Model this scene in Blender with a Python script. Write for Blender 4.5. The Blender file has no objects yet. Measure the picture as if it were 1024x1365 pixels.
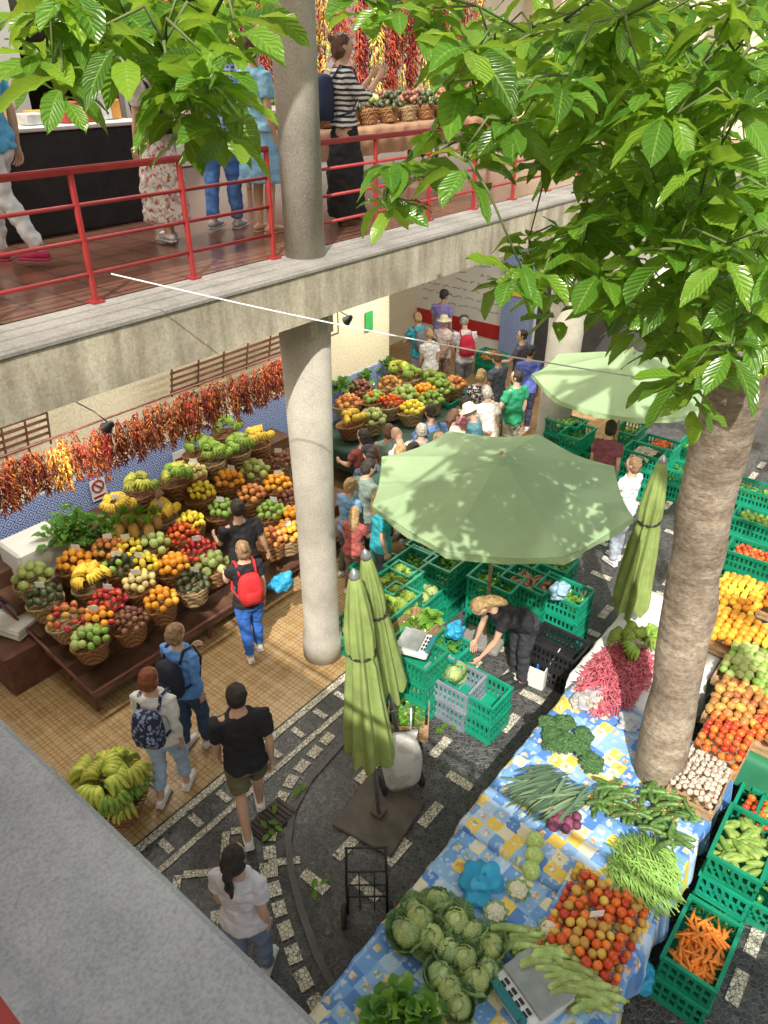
import bpy, math, random
from mathutils import Vector, Matrix, noise
R=random.Random(11)
sc=bpy.context.scene
col=sc.collection
pi=math.pi
# ------------------------------------------------------------------ camera constants
H=6.1; FOC=985.0; CT,ST=0.8517,0.524; CA,SA=0.777,0.629
def ray(px,py):
    s=px-512.0; t=682.5-py
    F=FOC*CT+ST*t; D=FOC*ST-CT*t
    return CA*F+SA*s, SA*F-CA*s, D
def W(px,py,z=0.0):
    x,y,d=ray(px,py); k=(H-z)/d
    return Vector((k*x,k*y,z))
def WS(px,py,z0=0.55,sl=0.45,y0=6.0):
    x,y,d=ray(px,py); k=(H-z0+sl*y0)/(d+sl*y)
    return Vector((k*x,k*y,H-k*d))
def PD(px,py,dist):
    x,y,d=ray(px,py); v=Vector((x,y,-d)).normalized()
    return Vector((0,0,H))+v*dist
# ------------------------------------------------------------------ materials
def nm(name):
    m=bpy.data.materials.new(name); m.use_nodes=True
    return m,m.node_tree,m.node_tree.nodes['Principled BSDF']
def nd(nt,t,ins=None,**kw):
    n=nt.nodes.new(t)
    for k,v in kw.items(): setattr(n,k,v)
    for k,v in (ins or {}).items():
        if hasattr(v,'is_linked') or isinstance(v,bpy.types.NodeSocket): nt.links.new(v,n.inputs[k])
        else: n.inputs[k].default_value=v
    return n
def c4(c): return (c[0],c[1],c[2],1)
def ramp(nt,fac,stops,interp='LINEAR'):
    r=nt.nodes.new('ShaderNodeValToRGB'); r.color_ramp.interpolation=interp
    e=r.color_ramp.elements
    while len(e)>1: e.remove(e[-1])
    e[0].position=stops[0][0]; e[0].color=c4(stops[0][1])
    for p,c in stops[1:]:
        x=e.new(p); x.color=c4(c)
    nt.links.new(fac,r.inputs[0]); return r.outputs[0]
def mix(nt,fac,a,b,mode='MIX'):
    n=nt.nodes.new('ShaderNodeMix'); n.data_type='RGBA'; n.blend_type=mode
    for i,v in ((0,fac),(6,a),(7,b)):
        if isinstance(v,bpy.types.NodeSocket): nt.links.new(v,n.inputs[i])
        else: n.inputs[i].default_value=v if i==0 else c4(v)
    return n.outputs[2]
def oc(nt): return nt.nodes.new('ShaderNodeTexCoord').outputs['Object']
def bump(nt,bs,h,st=.3,dist=.01):
    b=nd(nt,'ShaderNodeBump',{'Height':h,'Strength':st,'Distance':dist}); nt.links.new(b.outputs[0],bs.inputs['Normal'])
def noi(nt,co,scale,detail=4,rough=.55):
    return nd(nt,'ShaderNodeTexNoise',{'Vector':co,'Scale':scale,'Detail':detail,'Roughness':rough}).outputs[0]
_mc={}
def mat(name,c,rough=.6,var=.25,scale=9,bmp=.15,metal=0,rnd=0,spec=.4,c2=None,trans=0):
    if name in _mc: return _mc[name]
    m,nt,bs=nm(name); co=oc(nt)
    n=noi(nt,co,scale)
    a=tuple(x*(1-var) for x in c); b=c2 or tuple(min(1,x*(1+var)) for x in c)
    out=ramp(nt,n,[(.3,a),(.7,b)])
    if rnd:
        oi=nt.nodes.new('ShaderNodeObjectInfo').outputs['Random']
        mr=nd(nt,'ShaderNodeMapRange',{'Value':oi,'To Min':1-rnd,'To Max':1+rnd}).outputs[0]
        h=nd(nt,'ShaderNodeMapRange',{'Value':oi,'To Min':.5-rnd*.06,'To Max':.5+rnd*.06}).outputs[0]
        out=nd(nt,'ShaderNodeHueSaturation',{'Color':out,'Value':mr,'Hue':h}).outputs[0]
    nt.links.new(out,bs.inputs['Base Color'])
    bs.inputs['Roughness'].default_value=rough; bs.inputs['Metallic'].default_value=metal
    bs.inputs['Specular IOR Level'].default_value=spec
    if trans:
        t=nd(nt,'ShaderNodeBsdfTranslucent'); nt.links.new(out,t.inputs[0])
        ms=nd(nt,'ShaderNodeMixShader',{0:trans,1:bs.outputs[0],2:t.outputs[0]}); nt.links.new(ms.outputs[0],nt.nodes['Material Output'].inputs[0])
    if bmp: bump(nt,bs,noi(nt,co,scale*6),bmp,.01)
    _mc[name]=m; return m
def m_concrete(name,base,dark,scale=1.2,speck=60,streak=False):
    m,nt,bs=nm(name); co=oc(nt)
    a=ramp(nt,noi(nt,co,scale,6,.65),[(.25,dark),(.6,base),(.85,tuple(min(1,x*1.2) for x in base))])
    s=ramp(nt,noi(nt,co,speck,2,.7),[(.3,(.6,.6,.6)),(.6,(1,1,1))])
    o=mix(nt,.7,a,s,'MULTIPLY')
    if streak:
        mp=nd(nt,'ShaderNodeMapping',{'Vector':co,'Scale':(4,4,.7)}).outputs[0]
        st=ramp(nt,noi(nt,mp,1.6,5,.6),[(.38,(.45,.42,.37)),(.66,(1,1,1))])
        o=mix(nt,.7,o,st,'MULTIPLY')
    nt.links.new(o,bs.inputs['Base Color']); bs.inputs['Roughness'].default_value=.85
    bump(nt,bs,noi(nt,co,speck*.7,4),.35,.008); return m
def m_cobble():
    m,nt,bs=nm('basalt_cobbles'); co=oc(nt)
    v=nd(nt,'ShaderNodeTexVoronoi',{'Vector':co,'Scale':24.0},feature='F1')
    e=nd(nt,'ShaderNodeTexVoronoi',{'Vector':co,'Scale':24.0},feature='DISTANCE_TO_EDGE')
    bw=nd(nt,'ShaderNodeRGBToBW',{'Color':v.outputs['Color']}).outputs[0]
    a=ramp(nt,bw,[(0,(.04,.042,.047)),(.6,(.075,.077,.084)),(1,(.14,.142,.15))])
    j=ramp(nt,e.outputs['Distance'],[(.02,(0,0,0)),(.09,(1,1,1))])
    o=mix(nt,j,(.17,.165,.15),a)
    d=ramp(nt,noi(nt,co,1.1,5),[(.35,(.7,.68,.65)),(.7,(1.2,1.2,1.2))])
    o=mix(nt,.8,o,d,'MULTIPLY')
    nt.links.new(o,bs.inputs['Base Color']); bs.inputs['Roughness'].default_value=.42
    bump(nt,bs,j,.6,.01); return m
def m_mosaic():
    m,nt,bs=nm('white_mosaic_stone'); co=oc(nt)
    v=nd(nt,'ShaderNodeTexVoronoi',{'Vector':co,'Scale':30.0},feature='F1')
    e=nd(nt,'ShaderNodeTexVoronoi',{'Vector':co,'Scale':30.0},feature='DISTANCE_TO_EDGE')
    bw=nd(nt,'ShaderNodeRGBToBW',{'Color':v.outputs['Color']}).outputs[0]
    a=ramp(nt,bw,[(0,(.55,.49,.37)),(.5,(.72,.67,.54)),(1,(.82,.79,.7))])
    j=ramp(nt,e.outputs['Distance'],[(.02,(0,0,0)),(.1,(1,1,1))])
    nt.links.new(mix(nt,j,(.13,.12,.1),a),bs.inputs['Base Color']); bs.inputs['Roughness'].default_value=.7
    bump(nt,bs,j,.5,.008); return m
def m_tiles(name,c1,c2,mort,size,rough=.4,w=.5,h=.5,off=0.0,ms=.03,sub=True):
    m,nt,bs=nm(name); co=oc(nt)
    b=nd(nt,'ShaderNodeTexBrick',{'Vector':co,'Color1':c4(c1),'Color2':c4(c2),'Mortar':c4(mort),'Scale':1/size,'Mortar Size':ms,'Brick Width':w,'Row Height':h,'Bias':0.0},offset=off,squash=1)
    o=b.outputs[0]
    if sub:
        b2=nd(nt,'ShaderNodeTexBrick',{'Vector':co,'Color1':(1,1,1,1),'Color2':(.8,.77,.72,1),'Mortar':(.5,.43,.33,1),'Scale':4/size,'Mortar Size':.07,'Brick Width':.5,'Row Height':.5},offset=0,squash=1)
        o=mix(nt,.85,o,b2.outputs[0],'MULTIPLY')
    d=ramp(nt,noi(nt,co,.9,5),[(.3,(.68,.65,.61)),(.7,(1.1,1.1,1.1))])
    o=mix(nt,.8,o,d,'MULTIPLY')
    nt.links.new(o,bs.inputs['Base Color']); bs.inputs['Roughness'].default_value=rough
    bump(nt,bs,b.outputs['Fac'],-.3,.004); return m
def m_cloth():
    m,nt,bs=nm('patchwork_oilcloth'); co=oc(nt)
    mp=nd(nt,'ShaderNodeMapping',{'Vector':co,'Rotation':(0,0,.1),'Location':(0,0,.5)}).outputs[0]
    sx=nd(nt,'ShaderNodeSeparateXYZ',{'Vector':mp}); z0=nd(nt,'ShaderNodeCombineXYZ',{0:sx.outputs[0],1:sx.outputs[1],2:0.0}).outputs[0]
    v=nd(nt,'ShaderNodeTexVoronoi',{'Vector':z0,'Scale':9.0,'Randomness':.3},feature='F1',distance='CHEBYCHEV')
    bw=nd(nt,'ShaderNodeSeparateColor',{'Color':v.outputs['Color']})
    a=ramp(nt,bw.outputs[0],[(0,(.12,.28,.68)),(.2,(.2,.42,.8)),(.42,(.32,.54,.86)),(.6,(.5,.68,.9)),(.7,(.92,.66,.13)),(.82,(.17,.36,.74)),(.93,(.88,.8,.55))],'CONSTANT')
    ds=ramp(nt,v.outputs['Distance'],[(0,(1,1,1)),(.22,(0,0,0))],'CONSTANT')
    v2=nd(nt,'ShaderNodeTexVoronoi',{'Vector':z0,'Scale':36.0,'Randomness':.9},feature='F1')
    b2=nd(nt,'ShaderNodeSeparateColor',{'Color':v2.outputs['Color']})
    fr=ramp(nt,b2.outputs[2],[(0,(.85,.35,.06)),(.3,(.9,.7,.15)),(.6,(.25,.45,.25)),(.72,(.85,.85,.85))],'CONSTANT')
    sel=ramp(nt,bw.outputs[1],[(0,(0,0,0)),(.4,(1,1,1))],'CONSTANT')
    mm=nd(nt,'ShaderNodeMath',{0:ds,1:sel},operation='MULTIPLY').outputs[0]
    o=mix(nt,nd(nt,'ShaderNodeMath',{0:mm,1:.8},operation='MULTIPLY').outputs[0],a,fr)
    sp=ramp(nt,b2.outputs[0],[(0,(0,0,0)),(.88,(1,1,1))],'CONSTANT')
    o=mix(nt,nd(nt,'ShaderNodeMath',{0:sp,1:.5},operation='MULTIPLY').outputs[0],o,(.8,.86,.95))
    nt.links.new(o,bs.inputs['Base Color']); bs.inputs['Roughness'].default_value=.32
    bump(nt,bs,noi(nt,co,7,3),.6,.03); return m
def m_wicker(name,c):
    m,nt,bs=nm(name); co=oc(nt)
    w1=nd(nt,'ShaderNodeTexWave',{'Vector':co,'Scale':22.0,'Distortion':1.5},bands_direction='Z').outputs[0]
    w2=nd(nt,'ShaderNodeTexWave',{'Vector':co,'Scale':16.0,'Distortion':1.0},bands_direction='DIAGONAL').outputs[0]
    k=nd(nt,'ShaderNodeMath',{0:w1,1:w2},operation='MULTIPLY').outputs[0]
    nt.links.new(ramp(nt,k,[(0,tuple(x*.35 for x in c)),(.5,c),(1,tuple(min(1,x*1.5) for x in c))]),bs.inputs['Base Color'])
    bs.inputs['Roughness'].default_value=.6; bump(nt,bs,k,.8,.01); return m
def m_leaf(name,c,veins=True,tr=.35,uni=False,vs=.5):
    m,nt,bs=nm(name)
    at=nd(nt,'ShaderNodeAttribute',attribute_name='tint').outputs['Fac']
    o=ramp(nt,at,[(0,tuple(x*.38 for x in c)),(.5,c),(1,(min(.8,c[0]*2.5),min(.85,c[1]*1.65),c[2]*1.3))])
    if veins:
        uv=nt.nodes.new('ShaderNodeTexCoord').outputs['UV']
        sp=nd(nt,'ShaderNodeSeparateXYZ',{'Vector':uv})
        u=nd(nt,'ShaderNodeMath',{0:sp.outputs[0],1:.5},operation='SUBTRACT').outputs[0]
        u=nd(nt,'ShaderNodeMath',{0:u},operation='ABSOLUTE').outputs[0]
        mid=ramp(nt,u,[(.015,(1,1,1)),(.05,(0,0,0))])
        k=nd(nt,'ShaderNodeMath',{0:u,1:-.45,2:sp.outputs[1]},operation='MULTIPLY_ADD').outputs[0]
        k=nd(nt,'ShaderNodeMath',{0:k,1:60.0},operation='MULTIPLY').outputs[0]
        k=nd(nt,'ShaderNodeMath',{0:k},operation='SINE').outputs[0]
        sv=ramp(nt,k,[(.88,(0,0,0)),(1,(.5,.5,.5))])
        vv=nd(nt,'ShaderNodeMath',{0:mid,1:sv},operation='MAXIMUM').outputs[0]
        o=mix(nt,nd(nt,'ShaderNodeMath',{0:vv,1:vs},operation='MULTIPLY').outputs[0],o,(min(.8,c[0]*3.2),min(.85,c[1]*2.2),min(.6,c[2]*3.5)))
        bump(nt,bs,k,.4,.007)
    nt.links.new(o,bs.inputs['Base Color']); bs.inputs['Roughness'].default_value=.22 if not uni else .5; bs.inputs['Specular IOR Level'].default_value=.65
    t=nd(nt,'ShaderNodeBsdfTranslucent'); nt.links.new(mix(nt,.5,o,(.65,.88,.07)) if not uni else o,t.inputs[0])
    ms=nd(nt,'ShaderNodeMixShader',{0:tr,1:bs.outputs[0],2:t.outputs[0]})
    nt.links.new(ms.outputs[0],nt.nodes['Material Output'].inputs[0]); return m
def m_pattern(name,kind,a,b,scale=30):
    if name in _mc: return _mc[name]
    m,nt,bs=nm(name); co=oc(nt)
    if kind=='stripe':
        w=nd(nt,'ShaderNodeTexWave',{'Vector':co,'Scale':scale,'Distortion':2.5,'Detail':1.0},bands_direction='Z').outputs[0]
        o=ramp(nt,w,[(.4,a),(.55,b)])
    elif kind=='plaid':
        w=nd(nt,'ShaderNodeTexWave',{'Vector':co,'Scale':scale},bands_direction='Z').outputs[0]
        w2=nd(nt,'ShaderNodeTexWave',{'Vector':co,'Scale':scale},bands_direction='X').outputs[0]
        k=nd(nt,'ShaderNodeMath',{0:w,1:w2},operation='ADD').outputs[0]
        o=ramp(nt,k,[(.3,a),(.9,tuple((x+y)/2 for x,y in zip(a,b))),(1,b)])
    else:
        v=nd(nt,'ShaderNodeTexVoronoi',{'Vector':co,'Scale':scale},feature='F1')
        s=nd(nt,'ShaderNodeSeparateColor',{'Color':v.outputs['Color']}).outputs[0]
        o=ramp(nt,s,[(0,a),(.45,b),(.7,tuple((x*.4+y*.6) for x,y in zip(a,b)) if kind=='mono' else (.5,.12,.1)),(.85,a)],'CONSTANT')
    nt.links.new(o,bs.inputs['Base Color']); bs.inputs['Roughness'].default_value=.8
    _mc[name]=m; return m
def m_bark():
    m,nt,bs=nm('tree_bark'); co=oc(nt)
    mp=nd(nt,'ShaderNodeMapping',{'Vector':co,'Scale':(1,1,2.2)}).outputs[0]
    n=noi(nt,mp,5,9,.72); n2=noi(nt,co,30,5); n3=noi(nt,co,1.6,3)
    o=ramp(nt,n,[(.28,(.19,.14,.105)),(.48,(.4,.32,.24)),(.72,(.6,.52,.42))])
    o=mix(nt,.6,o,ramp(nt,n2,[(.35,(.45,.45,.45)),(.65,(1,1,1))]),'MULTIPLY')
    o=mix(nt,.75,o,ramp(nt,n3,[(.4,(.5,.48,.45)),(.6,(1.1,1.1,1.1))]),'MULTIPLY')
    nt.links.new(o,bs.inputs['Base Color']); bs.inputs['Roughness'].default_value=.9
    bump(nt,bs,n,.8,.04); return m
def m_azulejo():
    m,nt,bs=nm('blue_glazed_tiles'); co=oc(nt)
    v=nd(nt,'ShaderNodeTexVoronoi',{'Vector':co,'Scale':7.0,'Randomness':.0},feature='F1',distance='MANHATTAN')
    k=nd(nt,'ShaderNodeMath',{0:v.outputs['Distance'],1:22.0},operation='MULTIPLY').outputs[0]
    k=nd(nt,'ShaderNodeMath',{0:k},operation='SINE').outputs[0]
    o=ramp(nt,k,[(.1,(.45,.55,.78)),(.5,(.07,.16,.52)),(.9,(.03,.08,.35))])
    nt.links.new(o,bs.inputs['Base Color']); bs.inputs['Roughness'].default_value=.2; return m
M_ground=m_cobble(); M_mos=m_mosaic()
M_tan=m_tiles('tan_floor_tiles',(.58,.39,.185),(.48,.32,.145),(.64,.5,.3),.4)
M_redfloor=m_tiles('terracotta_floor_tiles',(.22,.1,.07),(.18,.085,.06),(.1,.06,.05),.6,.22,ms=.02,sub=False)
M_fascia=m_concrete('weathered_cream_concrete',(.68,.62,.49),(.36,.33,.27),1.0,50,True)
M_ledge=m_concrete('grey_concrete',(.36,.34,.31),(.19,.18,.165),1.5,45)
M_kerb=m_concrete('dark_kerb_stone',(.16,.155,.15),(.09,.09,.085),3,60)
M_ledge2=m_concrete('granite_coping',(.5,.51,.53),(.27,.28,.31),1.6,110)
M_colm=m_concrete('column_concrete',(.5,.465,.4),(.3,.275,.235),1.5,70)
M_cream=m_concrete('cream_plaster',(.9,.83,.63),(.8,.73,.54),.7,30)
M_white=mat('white_plaster',(.84,.84,.82),.7,.06,2,.05)
M_red=mat('red_painted_metal',(.33,.035,.035),.35,.2,6,.1)
M_brown=mat('brown_red_metal',(.17,.06,.05),.5,.3,6,.1)
M_dkw=mat('dark_wood_lattice',(.14,.06,.04),.6,.3,8,.2)
M_blk=mat('black_rubber',(.025,.025,.028),.55,.3,8,.1)
M_steel=mat('dull_steel',(.45,.46,.48),.35,.15,12,.05,.7)
M_green=mat('green_crate_plastic',(.012,.3,.17),.4,.2,4,.08,rnd=.18)
M_greyc=mat('grey_crate_plastic',(.26,.3,.36),.45,.2,4,.08,rnd=.1)
M_wood=mat('wood_slats',(.46,.3,.16),.7,.35,14,.3)
M_wick=m_wicker('wicker',(.48,.23,.09)); M_wick2=m_wicker('pale_wicker',(.6,.42,.21))
M_cloth=m_cloth(); M_bark=m_bark(); M_azul=m_azulejo()
M_leaf=m_leaf('glossy_tree_leaf',(.115,.29,.035),True,.46); M_veg=m_leaf('vegetable_leaf',(.1,.28,.045),False,.2)
M_umb=mat('sage_umbrella_canvas',(.46,.64,.36),.75,.06,3,.1,trans=.3)
M_umb2=mat('olive_umbrella_canvas',(.27,.36,.11),.8,.22,5,.2)
M_skin=mat('skin',(.6,.37,.26),.5,.1,5,.05); M_skin2=mat('tanned_skin',(.48,.27,.18),.5,.1,5,.05)
M_eye=mat('eye_dark',(.02,.015,.012),.2,.1,5,0); M_lip=mat('lips',(.4,.13,.11),.5,.1,5,0)
# ------------------------------------------------------------------ mesh builder
class B:
    def __init__(s): s.v=[];s.f=[];s.m=[];s.uv={};s.t={}
    def add(s,vs,fs,mi=0,T=None):
        o=len(s.v)
        for p in vs: s.v.append((T@Vector(p)) if T else Vector(p))
        for f in fs: s.f.append([o+i for i in f]); s.m.append(mi)
        return o
    def box(s,c,d,mi=0,T=None,bev=0,rz=0):
        x,y,z=[a/2 for a in d]; b=min(bev,x*.9,y*.9,z*.9)
        c=Vector(c); Rm=Matrix.Rotation(rz,4,'Z') if rz else None
        def tf(p):
            p=Vector(p)
            if Rm: p=Rm@p
            return p+c
        if b<=0:
            vs=[(i*x,j*y,k*z) for i in(-1,1) for j in(-1,1) for k in(-1,1)]
            fs=[(0,1,3,2),(4,6,7,5),(0,4,5,1),(2,3,7,6),(0,2,6,4),(1,5,7,3)]
        else:
            vs=[];idx={}
            for i in(-1,1):
                for j in(-1,1):
                    for k in(-1,1):
                        for a in range(3):
                            p=[i*(x-b),j*(y-b),k*(z-b)]
                            p[a]=(i*x,j*y,k*z)[a]
                            idx[(i,j,k,a)]=len(vs); vs.append(p)
            fs=[]
            q=[(-1,-1),(1,-1),(1,1),(-1,1)]
            for a in range(3):
                for sg in(-1,1):
                    f=[]
                    for (m1,m2) in q:
                        key=[0,0,0]; key[a]=sg; key[(a+1)%3]=m1; key[(a+2)%3]=m2
                        f.append(idx[(key[0],key[1],key[2],a)])
                    fs.append(f if sg>0 else f[::-1])
            for a in range(3):
                b1,b2=(a+1)%3,(a+2)%3
                for s1 in(-1,1):
                    for s2 in(-1,1):
                        def g(sa,ax):
                            k=[0,0,0];k[a]=sa;k[b1]=s1;k[b2]=s2;return idx[(k[0],k[1],k[2],ax)]
                        f=[g(-1,b1),g(1,b1),g(1,b2),g(-1,b2)]
                        fs.append(f if s1*s2<0 else f[::-1])
            for i in(-1,1):
                for j in(-1,1):
                    for k in(-1,1):
                        f=[idx[(i,j,k,0)],idx[(i,j,k,1)],idx[(i,j,k,2)]]
                        fs.append(f if i*j*k>0 else f[::-1])
        s.add([tf(p) for p in vs],fs,mi,T)
    def rings(s,rs,mi=0,T=None,cap=True):
        n=len(rs[0]); vs=[p for r in rs for p in r]; fs=[]
        for i in range(len(rs)-1):
            for j in range(n):
                a=i*n+j;b=i*n+(j+1)%n
                fs.append((a,b,b+n,a+n))
        if cap: fs.append(tuple(range(n-1,-1,-1))); fs.append(tuple(range((len(rs)-1)*n,len(rs)*n)))
        s.add(vs,fs,mi,T)
    def tube(s,pts,rad,seg=8,mi=0,T=None,flat=1.0,side=None,rnd=False):
        pts=[Vector(p) for p in pts]; rad=list(rad) if hasattr(rad,'__len__') else [rad]*len(pts)
        if rnd:
            d0=(pts[0]-pts[1]).normalized(); d1=(pts[-1]-pts[-2]).normalized(); r0,r1=rad[0],rad[-1]
            pts=[pts[0]+d0*r0*.85,pts[0]+d0*r0*.5]+pts+[pts[-1]+d1*r1*.5,pts[-1]+d1*r1*.85]
            rad=[r0*.35,r0*.8]+rad+[r1*.8,r1*.35]
        rs=[];u=None
        for i,p in enumerate(pts):
            d=(pts[min(i+1,len(pts)-1)]-pts[max(i-1,0)])
            d=d.normalized() if d.length>1e-9 else Vector((0,0,1))
            if u is None:
                a=Vector(side) if side else (Vector((1,0,0)) if abs(d.x)<.8 else Vector((0,1,0)))
                u=(a-d*a.dot(d)).normalized()
            else: u=(u-d*u.dot(d)).normalized()
            w=d.cross(u)
            rs.append([p+(u*math.cos(2*pi*j/seg)+w*math.sin(2*pi*j/seg)*flat)*rad[i] for j in range(seg)])
        s.rings(rs,mi,T)
    def lathe(s,prof,seg=16,mi=0,T=None,c=(0,0,0),cap=True,wob=0):
        c=Vector(c)
        s.rings([[c+Vector((r*math.cos(2*pi*j/seg),r*math.sin(2*pi*j/seg),z+(wob*math.sin(6*pi*j/seg) if wob else 0))) for j in range(seg)] for r,z in prof],mi,T,cap)
    def ell(s,c,r,mi=0,T=None,seg=12,ring=8,amp=0,fr=3.0,sd=0):
        c=Vector(c); r=(r,r,r) if not hasattr(r,'__len__') else r
        rs=[]
        for i in range(ring+1):
            th=pi*(.02+.96*i/ring); row=[]
            for j in range(seg):
                ph=2*pi*j/seg
                d=Vector((math.sin(th)*math.cos(ph),math.sin(th)*math.sin(ph),-math.cos(th)))
                k=1+(amp*noise.noise(d*fr+Vector((sd,sd*.7,0))) if amp else 0)
                row.append(c+Vector((d.x*r[0],d.y*r[1],d.z*r[2]))*k)
            rs.append(row)
        s.rings(rs,mi,T)
    def leaf(s,p,d,n,L,Wd,droop=.25,mi=0,tint=.5,seg=6,wave=0.0,fold=.22,pw=1.0):
        p=Vector(p); d=d.normalized(); sd=d.cross(n)
        if sd.length<1e-4: sd=d.cross(Vector((.3,.5,.8)))
        sd.normalize(); n=sd.cross(d).normalized(); vs=[];o=len(s.v)
        for i in range(seg+1):
            t=i/seg; c=p+d*L*t-Vector((0,0,1))*droop*L*t*t
            w=Wd*.5*(math.sin(pi*min(1,max(.02,t**pw)))**.75+.02)
            wv=wave*Wd*math.sin(t*14+p.x*50)
            vs+=[c-sd*w+n*(w*fold*2+wv),c,c+sd*w+n*(w*fold*2-wv)]
            for q,u in enumerate((0,.5,1)): s.uv[o+i*3+q]=(u,t); s.t[o+i*3+q]=tint
        fs=[]
        for i in range(seg):
            a=i*3; fs+=[(a,a+1,a+4,a+3),(a+1,a+2,a+5,a+4)]
        s.add(vs,fs,mi)
    def frommesh(s,me,mi=0):
        s.add([v.co.copy() for v in me.vertices],[tuple(p.vertices) for p in me.polygons],mi)
    def mesh(s,name,mats,smooth=True,flatang=None):
        me=bpy.data.meshes.new(name); me.from_pydata([tuple(v) for v in s.v],[],s.f)
        for m in mats: me.materials.append(m)
        me.polygons.foreach_set('material_index',[min(x,len(mats)-1) for x in s.m])
        me.polygons.foreach_set('use_smooth',[smooth]*len(s.f))
        if s.uv:
            uv=me.uv_layers.new(name='UVMap'); li=[0]*len(me.loops); me.loops.foreach_get('vertex_index',li)
            fl=[]
            for i in li: fl+=list(s.uv.get(i,(.5,.5)))
            uv.data.foreach_set('uv',fl)
            at=me.attributes.new('tint','FLOAT','POINT'); at.data.foreach_set('value',[s.t.get(i,.5) for i in range(len(s.v))])
        me.update(); return me
def ob(name,me,loc=(0,0,0),rz=0,parent=None,label=None,cat=None,group=None,kind=None,scale=None,rot=None):
    o=bpy.data.objects.new(name,me); col.objects.link(o); o.location=loc
    o.rotation_euler=rot if rot else (0,0,rz)
    if scale is not None: o.scale=(scale,)*3 if not hasattr(scale,'__len__') else scale
    if parent: o.parent=parent
    if label: o['label']=label
    if cat: o['category']=cat
    if group: o['group']=group
    if kind: o['kind']=kind
    return o
def sheet(name,pts,z,m,kind='structure',label=None,cat=None):
    me=bpy.data.meshes.new(name); me.from_pydata([(x,y,z) for x,y in pts],[],[tuple(range(len(pts)))]); me.materials.append(m)
    return ob(name,me,kind=kind,label=label,cat=cat)
def remesh(b,vox,sm=2):
    me=b.mesh('tmp',[]) if b.f else None
    o=bpy.data.objects.new('tmp',me); col.objects.link(o)
    m=o.modifiers.new('r','REMESH'); m.mode='VOXEL'; m.voxel_size=vox
    if sm:
        k=o.modifiers.new('s','SMOOTH'); k.factor=.5; k.iterations=sm
    dg=bpy.context.evaluated_depsgraph_get(); dg.update()
    r=bpy.data.meshes.new_from_object(o.evaluated_get(dg)); bpy.data.objects.remove(o); bpy.data.meshes.remove(me)
    return r
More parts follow.
